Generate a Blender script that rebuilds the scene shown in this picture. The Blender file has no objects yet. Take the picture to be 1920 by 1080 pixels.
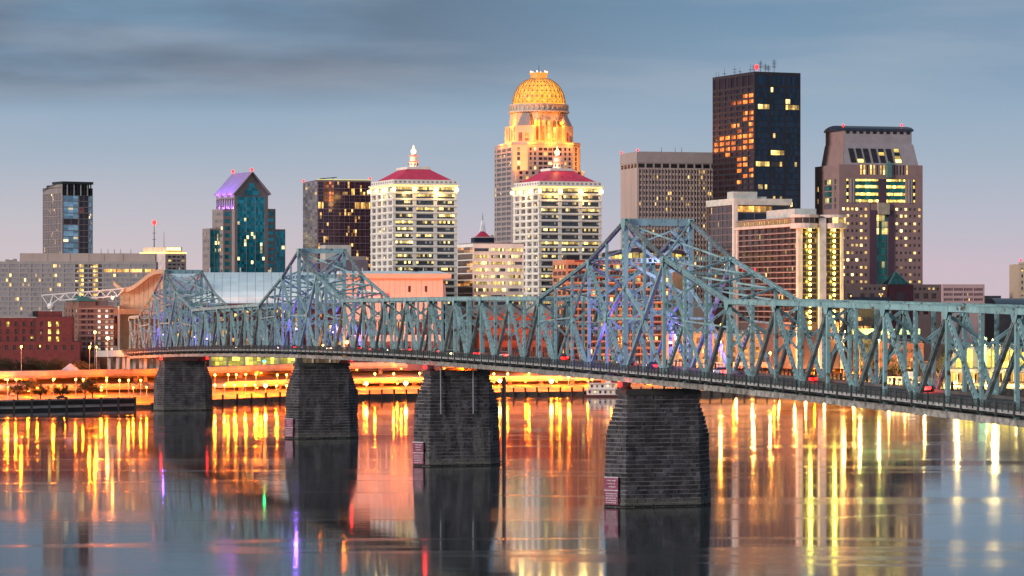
import bpy, bmesh, math, random
from math import radians, sin, cos, pi, sqrt, atan2
from mathutils import Vector, Matrix
random.seed(7)
S = bpy.context.scene
COL = S.collection

# ------------------------------------------------------------------ camera, sky, sun, exposure
F, HZ, H = 5600.0, 563.0, 42.0            # focal length (photo pixels), horizon row, eye height in metres
cd = bpy.data.cameras.new('camera'); cam = bpy.data.objects.new('camera', cd); COL.objects.link(cam)
cam.location = (0, 0, H); cam.rotation_euler = (radians(90), 0, 0)
cd.sensor_width = 36; cd.lens = 36 * F / 1920; cd.shift_y = 23 / 1920
cd.clip_start = 5; cd.clip_end = 30000
S.camera = cam
S.view_settings.view_transform = 'Standard'; S.view_settings.look = 'None'
S.view_settings.exposure = 0.55; S.view_settings.gamma = 1
S.cycles.use_denoising = True
S.cycles.max_bounces = 6; S.cycles.diffuse_bounces = 2; S.cycles.glossy_bounces = 4
S.cycles.sample_clamp_indirect = 6
S.render.engine = 'CYCLES'

SUN_AZ, SUN_EL = radians(232), radians(14)      # direction the light comes from: behind the camera, to the left
sun_dir = Vector((sin(SUN_AZ) * cos(SUN_EL), cos(SUN_AZ) * cos(SUN_EL), sin(SUN_EL)))
sl = bpy.data.lights.new('sun', 'SUN'); so = bpy.data.objects.new('sun', sl); COL.objects.link(so)
sl.energy = 2.0; sl.angle = radians(14); sl.color = (1.0, 0.9, 0.84)
so.rotation_euler = sun_dir.to_track_quat('Z', 'Y').to_euler()

W = bpy.data.worlds.new('World'); S.world = W; W.use_nodes = True
nt = W.node_tree; nt.nodes.clear(); N = nt.nodes.new; LK = nt.links.new
out = N('ShaderNodeOutputWorld'); bg = N('ShaderNodeBackground'); LK(bg.outputs[0], out.inputs[0])
sky = N('ShaderNodeTexSky'); sky.sky_type = 'NISHITA'; sky.sun_disc = False
sky.sun_elevation = radians(3); sky.sun_rotation = SUN_AZ; sky.air_density = 1.5; sky.dust_density = 2.0
tc = N('ShaderNodeTexCoord'); sep = N('ShaderNodeSeparateXYZ'); LK(tc.outputs['Generated'], sep.inputs[0])
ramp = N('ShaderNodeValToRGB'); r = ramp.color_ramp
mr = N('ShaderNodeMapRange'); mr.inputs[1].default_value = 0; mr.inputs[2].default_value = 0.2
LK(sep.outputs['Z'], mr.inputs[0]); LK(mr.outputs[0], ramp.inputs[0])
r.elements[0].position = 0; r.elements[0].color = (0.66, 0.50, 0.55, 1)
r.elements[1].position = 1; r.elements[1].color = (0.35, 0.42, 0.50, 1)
for p, c in ((0.056, (0.60, 0.50, 0.57)), (0.146, (0.47, 0.49, 0.58)), (0.235, (0.36, 0.45, 0.56)), (0.37, (0.245, 0.38, 0.53)), (0.50, (0.15, 0.29, 0.45))):
    e = r.elements.new(p); e.color = (*c, 1)
# soft streaked cloud, horizontally stretched
def cloud(scale, sx, sz, off, lo, hi, detail=5):
    mp = N('ShaderNodeMapping'); mp.inputs['Scale'].default_value = (sx, sx, sz); mp.inputs['Location'].default_value = off
    LK(tc.outputs['Generated'], mp.inputs[0])
    nz = N('ShaderNodeTexNoise'); nz.inputs['Scale'].default_value = scale; nz.inputs['Detail'].default_value = detail
    nz.inputs['Roughness'].default_value = 0.5
    LK(mp.outputs[0], nz.inputs['Vector'])
    m = N('ShaderNodeMapRange'); m.interpolation_type = 'SMOOTHSTEP'
    m.inputs[1].default_value = lo; m.inputs[2].default_value = hi; LK(nz.outputs[0], m.inputs[0])
    return m.outputs[0]
c1 = cloud(1.0, 5.0, 24.0, (3.1, 0.2, 0.9), 0.20, 0.52, 8)
c2 = cloud(1.0, 8.0, 60.0, (1.3, 4.0, 2.0), 0.40, 0.72, 8)
elev = N('ShaderNodeMapRange'); elev.interpolation_type = 'SMOOTHSTEP'
elev.inputs[1].default_value = 0.060; elev.inputs[2].default_value = 0.078; LK(sep.outputs['Z'], elev.inputs[0])
def math_(op, a, b):
    m = N('ShaderNodeMath'); m.operation = op
    for i, v in ((0, a), (1, b)):
        if hasattr(v, 'links'): LK(v, m.inputs[i])
        else: m.inputs[i].default_value = v
    return m.outputs[0]
def mixc(f, a, b):
    m = N('ShaderNodeMix'); m.data_type = 'RGBA'
    if hasattr(f, 'links'): LK(f, m.inputs[0])
    else: m.inputs[0].default_value = f
    for i, v in ((6, a), (7, b)):
        if hasattr(v, 'links'): LK(v, m.inputs[i])
        else: m.inputs[i].default_value = v
    return m.outputs[2]
west = N('ShaderNodeMapRange'); west.interpolation_type = 'SMOOTHSTEP'       # the cloud bank lies to the left and thins out to the right
west.inputs[1].default_value = 0.10; west.inputs[2].default_value = -0.14; west.inputs[3].default_value = 0.12; LK(sep.outputs['X'], west.inputs[0])
dark = math_('MULTIPLY', math_('MULTIPLY', math_('MULTIPLY', c1, elev.outputs[0]), west.outputs[0]), 0.95)
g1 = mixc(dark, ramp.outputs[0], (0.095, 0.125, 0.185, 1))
g2 = mixc(math_('MULTIPLY', c2, 0.28), g1, (0.46, 0.50, 0.58, 1))
wl = N('ShaderNodeMapRange'); wl.interpolation_type = 'SMOOTHSTEP'; wl.inputs[1].default_value = .12; wl.inputs[2].default_value = -.2; LK(sep.outputs['X'], wl.inputs[0])
lo = N('ShaderNodeMapRange'); lo.interpolation_type = 'SMOOTHSTEP'; lo.inputs[1].default_value = .06; lo.inputs[2].default_value = 0; lo.inputs[4].default_value = .55; LK(sep.outputs['Z'], lo.inputs[0])
g2 = mixc(math_('MULTIPLY', wl.outputs[0], lo.outputs[0]), g2, (0.66, 0.58, 0.56, 1))      # dawn side of the horizon is creamier
nis = N('ShaderNodeVectorMath'); nis.operation = 'SCALE'; nis.inputs['Scale'].default_value = 0.10
LK(sky.outputs[0], nis.inputs[0])
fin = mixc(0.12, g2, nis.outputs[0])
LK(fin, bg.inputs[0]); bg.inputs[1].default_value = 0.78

# ------------------------------------------------------------------ helpers
def at(px, row, d): return Vector(((px - 960) * d / F, d, H + (HZ - row) * d / F))
def zat(row, d): return H + (HZ - row) * d / F

class MB:
    def __init__(s): s.v = []; s.f = []
    def box(s, x0, x1, y0, y1, z0, z1):
        b = len(s.v)
        s.v += [(x0, y0, z0), (x1, y0, z0), (x1, y1, z0), (x0, y1, z0), (x0, y0, z1), (x1, y0, z1), (x1, y1, z1), (x0, y1, z1)]
        s.f += [(b, b+3, b+2, b+1), (b+4, b+5, b+6, b+7), (b, b+1, b+5, b+4), (b+1, b+2, b+6, b+5), (b+2, b+3, b+7, b+6), (b+3, b, b+4, b+7)]
        return s
    def beam(s, p, q, w, h, up=(0, 0, 1)):
        p = Vector(p); q = Vector(q); d = (q - p).normalized(); up = Vector(up)
        if abs(d.dot(up)) > 0.99: up = Vector((1, 0, 0))
        x = d.cross(up).normalized() * (w / 2); y = x.cross(d).normalized() * (h / 2)
        b = len(s.v)
        for o in (p, q):
            for a, c in ((-1, -1), (1, -1), (1, 1), (-1, 1)): s.v.append(tuple(o + x * a + y * c))
        s.f += [(b, b+3, b+2, b+1), (b+4, b+5, b+6, b+7), (b, b+1, b+5, b+4), (b+1, b+2, b+6, b+5), (b+2, b+3, b+7, b+6), (b+3, b, b+4, b+7)]
        return s
    def quad(s, *p):
        b = len(s.v); s.v += [tuple(x) for x in p]; s.f.append(tuple(range(b, b + len(p)))); return s
    def prism(s, poly, z0, z1, poly2=None):
        n = len(poly); b = len(s.v); poly2 = poly2 or poly
        s.v += [(x, y, z0) for x, y in poly] + [(x, y, z1) for x, y in poly2]
        for i in range(n):
            j = (i + 1) % n; s.f.append((b+i, b+j, b+n+j, b+n+i))
        s.f.append(tuple(b + n + i for i in range(n))); s.f.append(tuple(b + n - 1 - i for i in range(n)))
        return s
    def lathe(s, prof, n=16, c=(0, 0, 0)):
        b = len(s.v); m = len(prof)
        for rr, z in prof:
            for k in range(n):
                a = 2 * pi * k / n; s.v.append((c[0] + rr * cos(a), c[1] + rr * sin(a), c[2] + z))
        for i in range(m - 1):
            for k in range(n):
                l = (k + 1) % n; s.f.append((b+i*n+k, b+i*n+l, b+(i+1)*n+l, b+(i+1)*n+k))
        s.f.append(tuple(b + (m-1)*n + k for k in range(n))); s.f.append(tuple(b + n - 1 - k for k in range(n)))
        return s
    def tube(s, p, q, r0, r1=None, n=8):
        r1 = r0 if r1 is None else r1
        p = Vector(p); q = Vector(q); d = (q - p).normalized(); a = d.orthogonal().normalized(); c = d.cross(a); b = len(s.v)
        for o, rr in ((p, r0), (q, r1)):
            for k in range(n):
                t = 2 * pi * k / n; s.v.append(tuple(o + (a * cos(t) + c * sin(t)) * rr))
        for k in range(n):
            l = (k + 1) % n; s.f.append((b+k, b+l, b+n+l, b+n+k))
        s.f.append(tuple(b + n - 1 - k for k in range(n))); s.f.append(tuple(b + n + k for k in range(n)))
        return s
    def mesh(s, name, m, weld=False, smooth=False):
        me = bpy.data.meshes.new(name); me.from_pydata(s.v, [], s.f)
        if weld:
            bm = bmesh.new(); bm.from_mesh(me); bmesh.ops.remove_doubles(bm, verts=bm.verts, dist=0.001); bm.to_mesh(me); bm.free()
        me.materials.append(m)
        if smooth: me.polygons.foreach_set('use_smooth', [True] * len(me.polygons))
        me.update(); return me
    def build(s, name, m, parent=None, weld=False, smooth=False, kind=None):
        o = bpy.data.objects.new(name, s.mesh(name, m, weld, smooth)); COL.objects.link(o)
        if parent: o.parent = parent
        if kind: o['kind'] = kind
        return o
def tag(o, label, cat, group=None):
    o['label'] = label; o['category'] = cat
    if group: o['group'] = group
    return o
def thing(name, label, cat, loc=(0, 0, 0), rz=0, group=None):
    o = bpy.data.objects.new(name, None); COL.objects.link(o); o.location = loc; o.rotation_euler = (0, 0, rz)
    o.empty_display_size = 0.5
    return tag(o, label, cat, group)
def struct(o): o['kind'] = 'structure'; return o
def inst(name, mesh, parent=None, loc=(0, 0, 0), rot=(0, 0, 0), sc=(1, 1, 1)):
    o = bpy.data.objects.new(name, mesh); COL.objects.link(o); o.location = loc; o.rotation_euler = rot; o.scale = sc
    if parent: o.parent = parent
    return o

_u = ['first', 'second', 'third', 'fourth', 'fifth', 'sixth', 'seventh', 'eighth', 'ninth', 'tenth', 'eleventh', 'twelfth', 'thirteenth', 'fourteenth', 'fifteenth', 'sixteenth', 'seventeenth', 'eighteenth', 'nineteenth']
ORD = _u + [w + x for w, z in (('twent', 'twenty'), ('thirt', 'thirty'), ('fort', 'forty'), ('fift', 'fifty')) for x in ['ieth'] + ['y-' + q for q in _u[:9]]]
# ------------------------------------------------------------------ materials
MATS = {}
def mat(name, col, rough=0.7, metal=0.0, var=0.18, scale=0.35, bump=0.0, streak=False, emit=None, es=0.0, spec=0.5, detail=6):
    if name in MATS: return MATS[name]
    m = bpy.data.materials.new(name); m.use_nodes = True; t = m.node_tree; b = t.nodes['Principled BSDF']
    b.inputs['Roughness'].default_value = rough; b.inputs['Metallic'].default_value = metal
    b.inputs['Specular IOR Level'].default_value = spec
    b.inputs['Base Color'].default_value = (*col, 1)
    if var > 0:
        g = t.nodes.new('ShaderNodeNewGeometry')
        mp = t.nodes.new('ShaderNodeMapping'); mp.inputs['Scale'].default_value = (1, 1, 0.15 if streak else 1)
        t.links.new(g.outputs['Position'], mp.inputs[0])
        n = t.nodes.new('ShaderNodeTexNoise'); n.inputs['Scale'].default_value = scale; n.inputs['Detail'].default_value = detail
        t.links.new(mp.outputs[0], n.inputs['Vector'])
        rp = t.nodes.new('ShaderNodeMapRange'); rp.inputs[1].default_value = 0.3; rp.inputs[2].default_value = 0.7
        rp.inputs[3].default_value = 1 - var; rp.inputs[4].default_value = 1 + var
        t.links.new(n.outputs[0], rp.inputs[0])
        oi = t.nodes.new('ShaderNodeObjectInfo')
        rr = t.nodes.new('ShaderNodeMapRange'); rr.inputs[3].default_value = 1 - var * 0.4; rr.inputs[4].default_value = 1 + var * 0.4
        t.links.new(oi.outputs['Random'], rr.inputs[0])
        mm = t.nodes.new('ShaderNodeMath'); mm.operation = 'MULTIPLY'; t.links.new(rp.outputs[0], mm.inputs[0]); t.links.new(rr.outputs[0], mm.inputs[1])
        vm = t.nodes.new('ShaderNodeVectorMath'); vm.operation = 'SCALE'; vm.inputs[0].default_value = col
        t.links.new(mm.outputs[0], vm.inputs['Scale']); t.links.new(vm.outputs[0], b.inputs['Base Color'])
        if bump:
            bp = t.nodes.new('ShaderNodeBump'); bp.inputs['Strength'].default_value = bump; bp.inputs['Distance'].default_value = 0.1
            t.links.new(n.outputs[0], bp.inputs['Height']); t.links.new(bp.outputs[0], b.inputs['Normal'])
    if emit:
        b.inputs['Emission Color'].default_value = (*emit, 1); b.inputs['Emission Strength'].default_value = es
    MATS[name] = m; return m
def glow(name, col, es, sample=False):
    if name in MATS: return MATS[name]
    m = bpy.data.materials.new(name); m.use_nodes = True; b = m.node_tree.nodes['Principled BSDF']
    b.inputs['Base Color'].default_value = (0.04, 0.04, 0.04, 1)
    b.inputs['Emission Color'].default_value = (*col, 1); b.inputs['Emission Strength'].default_value = es
    if not sample: m.cycles.emission_sampling = 'NONE'
    MATS[name] = m; return m
def win(name, glass, ncol=3, nrow=1, lit=0.2, lcol=(1.0, 0.62, 0.16), es=1.6, mull=0.10, frame=(0.05, 0.05, 0.055), metal=0.0, rough=0.12, blind=0.0, bcol=(0.5, 0.48, 0.45)):
    """glazing of one window: panes between thin glazing bars, some rooms behind it lit"""
    if name in MATS: return MATS[name]
    m = bpy.data.materials.new(name); m.use_nodes = True; t = m.node_tree; b = t.nodes['Principled BSDF']
    nn = t.nodes.new; lk = t.links.new
    def mth(op, a, c=None):
        q = nn('ShaderNodeMath'); q.operation = op
        for i, v in ((0, a), (1, c)):
            if v is None: continue
            if hasattr(v, 'links'): lk(v, q.inputs[i])
            else: q.inputs[i].default_value = v
        return q.outputs[0]
    g = nn('ShaderNodeTexCoord'); sp = nn('ShaderNodeSeparateXYZ'); lk(g.outputs['Generated'], sp.inputs[0])
    u = mth('MULTIPLY', sp.outputs[0], ncol); v = mth('MULTIPLY', sp.outputs[2], nrow)
    fu, fv = mth('FRACT', u), mth('FRACT', v); cu, cv = mth('FLOOR', u), mth('FLOOR', v)
    oi = nn('ShaderNodeObjectInfo')
    cb = nn('ShaderNodeCombineXYZ'); lk(cu, cb.inputs[0]); lk(cv, cb.inputs[1]); lk(mth('MULTIPLY', oi.outputs['Random'], 917.0), cb.inputs[2])
    wn = nn('ShaderNodeTexWhiteNoise'); wn.noise_dimensions = '3D'; lk(cb.outputs[0], wn.inputs['Vector'])
    sc_ = nn('ShaderNodeSeparateColor'); lk(wn.outputs['Color'], sc_.inputs[0])
    # neighbouring rooms are often lit together: bias by a per-window random
    wob = nn('ShaderNodeTexWhiteNoise'); wob.noise_dimensions = '1D'; lk(mth('MULTIPLY', oi.outputs['Random'], 331.0), wob.inputs['W'])
    score = mth('ADD', mth('MULTIPLY', sc_.outputs[0], 0.45), mth('MULTIPLY', wob.outputs['Value'], 0.55))
    # score is roughly triangular: choose the threshold from lit
    if lit >= 0.9: thr = 2.0 if lit > 0.99 else 0.5 + 0.5 * lit - 0.03
    else:
        smp = sorted(0.45 * ((i * 0.61803) % 1) + 0.55 * (i / 2000) for i in range(2000)); thr = smp[int(lit * 1999)]
    on = mth('LESS_THAN', score, thr if lit > 0 else -1)
    bright = mth('ADD', mth('MULTIPLY', mth('POWER', sc_.outputs[1], 2.2), 1.15), 0.16)
    # ceilings are brighter than the room below
    nz = nn('ShaderNodeTexNoise'); nz.inputs['Scale'].default_value = 7.0; lk(g.outputs['Generated'], nz.inputs['Vector'])
    room = mth('ADD', mth('MULTIPLY', fv, 0.5), mth('MULTIPLY', nz.outputs[0], 0.9))
    shade = mth('GREATER_THAN', fv, mth('ADD', mth('MULTIPLY', sc_.outputs[2], 1.3), .15))       # half drawn blinds dim the upper part
    room = mth('MULTIPLY', room, mth('SUBTRACT', 1.0, mth('MULTIPLY', shade, .55)))
    mu = mull
    fr = mth('MAXIMUM', mth('LESS_THAN', fu, mu), mth('LESS_THAN', fv, mu * 0.8 if nrow > 1 else 0.05))
    em = mth('MULTIPLY', mth('MULTIPLY', mth('MULTIPLY', on, bright), room), mth('SUBTRACT', 1.0, fr))
    lk(mth('MULTIPLY', em, es * 1.6), b.inputs['Emission Strength'])
    lm = nn('ShaderNodeMix'); lm.data_type = 'RGBA'; lk(mth('MULTIPLY', sc_.outputs[2], .8), lm.inputs[0]); lm.inputs[6].default_value = (*lcol, 1)
    lm.inputs[7].default_value = (lcol[0], min(1, lcol[1] * 1.12), min(1, lcol[2] * 1.5 + .02), 1); lk(lm.outputs[2], b.inputs['Emission Color'])
    gv = nn('ShaderNodeVectorMath'); gv.operation = 'SCALE'; gv.inputs[0].default_value = glass
    lk(mth('ADD', mth('MULTIPLY', sc_.outputs[2], 0.9), 0.5), gv.inputs['Scale'])
    mx = nn('ShaderNodeMix'); mx.data_type = 'RGBA'; lk(fr, mx.inputs[0]); mx.inputs[7].default_value = (*frame, 1)
    if blind > 0:
        isb = mth('LESS_THAN', sc_.outputs[2], blind)
        m2 = nn('ShaderNodeMix'); m2.data_type = 'RGBA'; lk(isb, m2.inputs[0]); lk(gv.outputs[0], m2.inputs[6]); m2.inputs[7].default_value = (*bcol, 1)
        lk(m2.outputs[2], mx.inputs[6])
    else: lk(gv.outputs[0], mx.inputs[6])
    lk(mx.outputs[2], b.inputs['Base Color'])
    b.inputs['Roughness'].default_value = rough; b.inputs['Metallic'].default_value = metal
    m.cycles.emission_sampling = 'NONE'
    MATS[name] = m; return m
UNIT = {}
def unit(m, key='pane'):
    k = (key, m.name)
    if k not in UNIT: UNIT[k] = MB().box(-.5, .5, -.5, .5, -.5, .5).mesh(key, m)
    return UNIT[k]

# ------------------------------------------------------------------ buildings: frame = Empty at the near corner, x along the right face, y along the left face
class B:
    def __init__(s, name, label, cat, pl, pc, pr, d, phi, zg=11.0, group=None):
        ph = radians(phi); s.d = d; s.zg = zg
        C = at(pc, HZ, d); a = (pr - 960) / F; e = (pl - 960) / F
        s.w = (a * d - C.x) / (cos(ph) - a * sin(ph))
        s.l = (C.x - e * d) / (sin(ph) + e * cos(ph)) if ph > 0.02 else 20.0
        s.root = thing(name, label, cat, (C.x, d, zg), ph, group)
        s.mb = MB(); s.n = {}
    def z(s, row): return zat(row, s.d) - s.zg
    def ux(s, px):            # local x of a pixel column on the right (front) face
        ph = s.root.rotation_euler[2]; a = (px - 960) / F
        return (a * s.d - s.root.location[0]) / (cos(ph) - a * sin(ph))
    def uy(s, px):            # local y of a pixel column on the left face
        ph = s.root.rotation_euler[2]; e = (px - 960) / F
        return (s.root.location[0] - e * s.d) / (sin(ph) + e * cos(ph))
    def P(s, face, u, v, dep, off=0.0):
        return (u, off + dep, v) if face == 'F' else (off + dep, u, v)
    def tile(s, face, u0, u1, v0, v1, uo, vo, wm, depth=0.45, off=0.0, name='window', skip=None, tilt=0.006, mb=None):
        """one connected piece of wall with recessed openings; each opening gets a window of its own"""
        mb = mb or s.mb
        R3 = lambda x: round(x, 3)
        u0, u1, v0, v1 = R3(u0), R3(u1), R3(v0), R3(v1)
        uo = [(max(u0, R3(a)), min(u1, R3(b))) for a, b in uo]; vo = [(max(v0, R3(a)), min(v1, R3(b))) for a, b in vo]
        us = sorted({u0, u1, *[x for p in uo if p[1] > p[0] for x in p]}); vs = sorted({v0, v1, *[x for p in vo if p[1] > p[0] for x in p]})
        find = lambda lst, m: next((k for k, p in enumerate(lst) if p[0] < m < p[1]), -1)
        for i in range(len(us) - 1):
            for j in range(len(vs) - 1):
                a, b, c, d = us[i], us[i+1], vs[j], vs[j+1]
                ki, kj = find(uo, (a + b) / 2), find(vo, (c + d) / 2)
                hole = ki >= 0 and kj >= 0
                P = lambda u, v, dp: s.P(face, u, v, dp, off)
                if not hole: mb.quad(P(a, c, 0), P(b, c, 0), P(b, d, 0), P(a, d, 0)); continue
                D = depth
                mb.quad(P(a, c, 0), P(b, c, 0), P(b, c, D), P(a, c, D)); mb.quad(P(a, d, 0), P(b, d, 0), P(b, d, D), P(a, d, D))
                mb.quad(P(a, c, 0), P(a, d, 0), P(a, d, D), P(a, c, D)); mb.quad(P(b, c, 0), P(b, d, 0), P(b, d, D), P(b, c, D))
                m = wm(ki, kj) if callable(wm) else wm
                q = P((a+b)/2, (c+d)/2, D - 0.12)
                rz = 0 if face == 'F' else -pi / 2
                inst(name, unit(m), s.root, q, (random.uniform(-1, 1) * tilt, 0, rz + random.uniform(-1, 1) * tilt), (b - a, 0.1, d - c))
    def shell(s, v0, v1, x0=0, x1=None, y0=0, y1=None, front=False, left=False, roof=True, mb=None):
        mb = mb or s.mb; x1 = s.w if x1 is None else x1; y1 = s.l if y1 is None else y1
        mb.quad((x1, y0, v0), (x1, y1, v0), (x1, y1, v1), (x1, y0, v1)); mb.quad((x0, y1, v0), (x1, y1, v0), (x1, y1, v1), (x0, y1, v1))
        if front: mb.quad((x0, y0, v0), (x1, y0, v0), (x1, y0, v1), (x0, y0, v1))
        if left: mb.quad((x0, y0, v0), (x0, y1, v0), (x0, y1, v1), (x0, y0, v1))
        if roof: mb.quad((x0, y0, v1), (x1, y0, v1), (x1, y1, v1), (x0, y1, v1))
    def part(s, name, m, x0, x1, y0, y1, z0, z1): return MB().box(x0, x1, y0, y1, z0, z1).build(name, m, s.root)
    def done(s, m, name='wall'): return s.mb.build(name, m, s.root, weld=True)
def op(lo, hi, n, fill=0.7):
    st = (hi - lo) / n; g = st * (1 - fill) / 2
    return [(round(lo + st * i + g, 4), round(lo + st * (i + 1) - g, 4)) for i in range(n)]
def floors(b, row0, row1, n, fill=0.6, shift=0.0):
    z0, z1 = b.z(row1), b.z(row0); return op(z0 + shift, z1 + shift, n, fill)
def point(name, loc, col, e, parent=None, rad=0.4):
    l = bpy.data.lights.new(name, 'POINT'); l.energy = e; l.color = col; l.shadow_soft_size = rad
    o = bpy.data.objects.new(name, l); COL.objects.link(o); o.location = loc
    if parent: o.parent = parent
    return o
def aim(o, target):
    o.rotation_euler = (Vector(target) - Vector(o.location)).to_track_quat('-Z', 'Y').to_euler()
def spot(name, loc, target, col, e, parent=None, ang=110, rad=.4):
    l = bpy.data.lights.new(name, 'SPOT'); l.energy = e; l.color = col; l.spot_size = radians(ang); l.spot_blend = .6; l.shadow_soft_size = rad
    o = bpy.data.objects.new(name, l); COL.objects.link(o); o.location = loc; aim(o, target)
    if parent: o.parent = parent
    return o
YEL = (1.0, 0.62, 0.16); ORA = (1.0, 0.36, 0.05); WHITE = (1.0, 0.8, 0.5)
SODIUM = (1.0, 0.15, 0.002); SOD2 = (1.0, 0.36, 0.06)

# ------------------------------------------------------------------ the setting: river, bank, city ground
def water_mat():
    m = bpy.data.materials.new('river water'); m.use_nodes = True; t = m.node_tree; b = t.nodes['Principled BSDF']
    nn = t.nodes.new; lk = t.links.new
    b.inputs['Base Color'].default_value = (0.035, 0.045, 0.05, 1); b.inputs['IOR'].default_value = 1.6
    g = nn('ShaderNodeNewGeometry')
    def noise(sx, sy, sc, det):
        mp = nn('ShaderNodeMapping'); mp.inputs['Scale'].default_value = (sx, sy, 1); lk(g.outputs['Position'], mp.inputs[0])
        n = nn('ShaderNodeTexNoise'); n.inputs['Scale'].default_value = sc; n.inputs['Detail'].default_value = det; lk(mp.outputs[0], n.inputs['Vector']); return n.outputs[0]
    patch = noise(0.004, 0.016, 1.0, 5)                      # long ruffled patches lying across the river
    mr = nn('ShaderNodeMapRange'); mr.interpolation_type = 'SMOOTHSTEP'
    mr.inputs[1].default_value = 0.44; mr.inputs[2].default_value = 0.62; mr.inputs[3].default_value = 0.052; mr.inputs[4].default_value = 0.088
    lk(patch, mr.inputs[0])
    line = noise(0.0022, 0.014, 1.0, 3)                      # narrow current lines, slightly rougher
    ab = nn('ShaderNodeMath'); ab.operation = 'SUBTRACT'; ab.inputs[1].default_value = .5; lk(line, ab.inputs[0])
    a2 = nn('ShaderNodeMath'); a2.operation = 'ABSOLUTE'; lk(ab.outputs[0], a2.inputs[0])
    m2 = nn('ShaderNodeMapRange'); m2.interpolation_type = 'SMOOTHSTEP'; m2.inputs[1].default_value = .022; m2.inputs[2].default_value = .004; m2.inputs[4].default_value = .07; lk(a2.outputs[0], m2.inputs[0])
    sm = nn('ShaderNodeMath'); sm.operation = 'ADD'; lk(mr.outputs[0], sm.inputs[0]); lk(m2.outputs[0], sm.inputs[1]); lk(sm.outputs[0], b.inputs['Roughness'])
    rip = noise(0.05, 0.22, 1.0, 3)
    bp = nn('ShaderNodeBump'); bp.inputs['Strength'].default_value = 1.0; bp.inputs['Distance'].default_value = 0.012
    lk(rip, bp.inputs['Height']); lk(bp.outputs[0], b.inputs['Normal'])
    return m
struct(MB().quad((-3000, -500, 0), (3000, -500, 0), (3000, 3000, 0), (-3000, 3000, 0)).build('river', water_mat()))

BANK = [(-900, 1000), (-193, 1128), (-140, 1166), (-93, 1244), (-59, 1271), (-2, 1300), (45, 1314), (110, 1322), (231, 1344), (900, 1500)]
def bank_y(x):
    for (x0, y0), (x1, y1) in zip(BANK, BANK[1:]):
        if x <= x1: return y0 + (y1 - y0) * (x - x0) / (x1 - x0)
    return BANK[-1][1]
PROF = [(0, -1.0), (0.02, 1.2), (9, 1.9), (30, 4.2), (52, 7.0), (70, 9.5), (90, 11.0), (500, 11.2), (4000, 11.5), (14000, 11.5)]
def ground_z(x, y):
    o = y - bank_y(x)
    for (a, za), (b, zb) in zip(PROF, PROF[1:]):
        if o <= b: return za + (zb - za) * max(0, o - a) / (b - a)
    return 11.5
M_ground = mat('riverfront ground', (0.33, 0.25, 0.16), 0.9, var=0.35, scale=0.12, bump=0.4)
xs = sorted({*[p[0] for p in BANK], *range(-880, 900, 22)})
mb = MB()
for x in xs:
    for o, z in PROF: mb.v.append((x * (1 + o / 2500), bank_y(x) + o, z))
n = len(PROF)
for i in range(len(xs) - 1):
    for j in range(n - 1): mb.f.append((i*n+j, (i+1)*n+j, (i+1)*n+j+1, i*n+j+1))
struct(mb.build('riverbank', M_ground))

M_conc = mat('viaduct concrete', (0.42, 0.33, 0.25), 0.85, var=0.2, scale=0.25, streak=True)
M_conc2 = mat('pale concrete', (0.5, 0.46, 0.42), 0.85, var=0.15, scale=0.3, streak=True)
M_dark = mat('dark timber', (0.03, 0.025, 0.022), 0.8, var=0.3)
M_asph = mat('asphalt', (0.05, 0.05, 0.052), 0.9, var=0.2)
M_steel = mat('galvanised steel', (0.35, 0.36, 0.37), 0.45, metal=0.6, var=0.15)

def path_pts(off, z, x0, x1, step=12):
    pts = []; x = x0
    while x <= x1 + 0.01: pts.append(Vector((x, bank_y(x) + off, z(x) if callable(z) else z))); x += step
    return pts
def ribbon(mb, pts, w, t, drop=0):
    """continuous slab along a path: top at the path, width w behind it, thickness t"""
    b = len(mb.v)
    for i, p in enumerate(pts):
        d = (pts[min(i+1, len(pts)-1)] - pts[max(i-1, 0)]); d.z = 0; d.normalize(); nrm = Vector((-d.y, d.x, 0))
        for k, z in ((0, 0), (1, 0), (1, -t), (0, -t)): mb.v.append(tuple(p + nrm * w * k + Vector((0, 0, z - drop))))
    for i in range(len(pts) - 1):
        for k in range(4):
            l = (k + 1) % 4; mb.f.append((b+i*4+k, b+(i+1)*4+k, b+(i+1)*4+l, b+i*4+l))
    e = b + 4 * (len(pts) - 1)
    mb.f.append((b, b+1, b+2, b+3)); mb.f.append((e+3, e+2, e+1, e))
G_under = glow('added fill glow', (1, .42, .05), 6)  # glow of the added fill fittings under the decks and on the back wall
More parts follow.
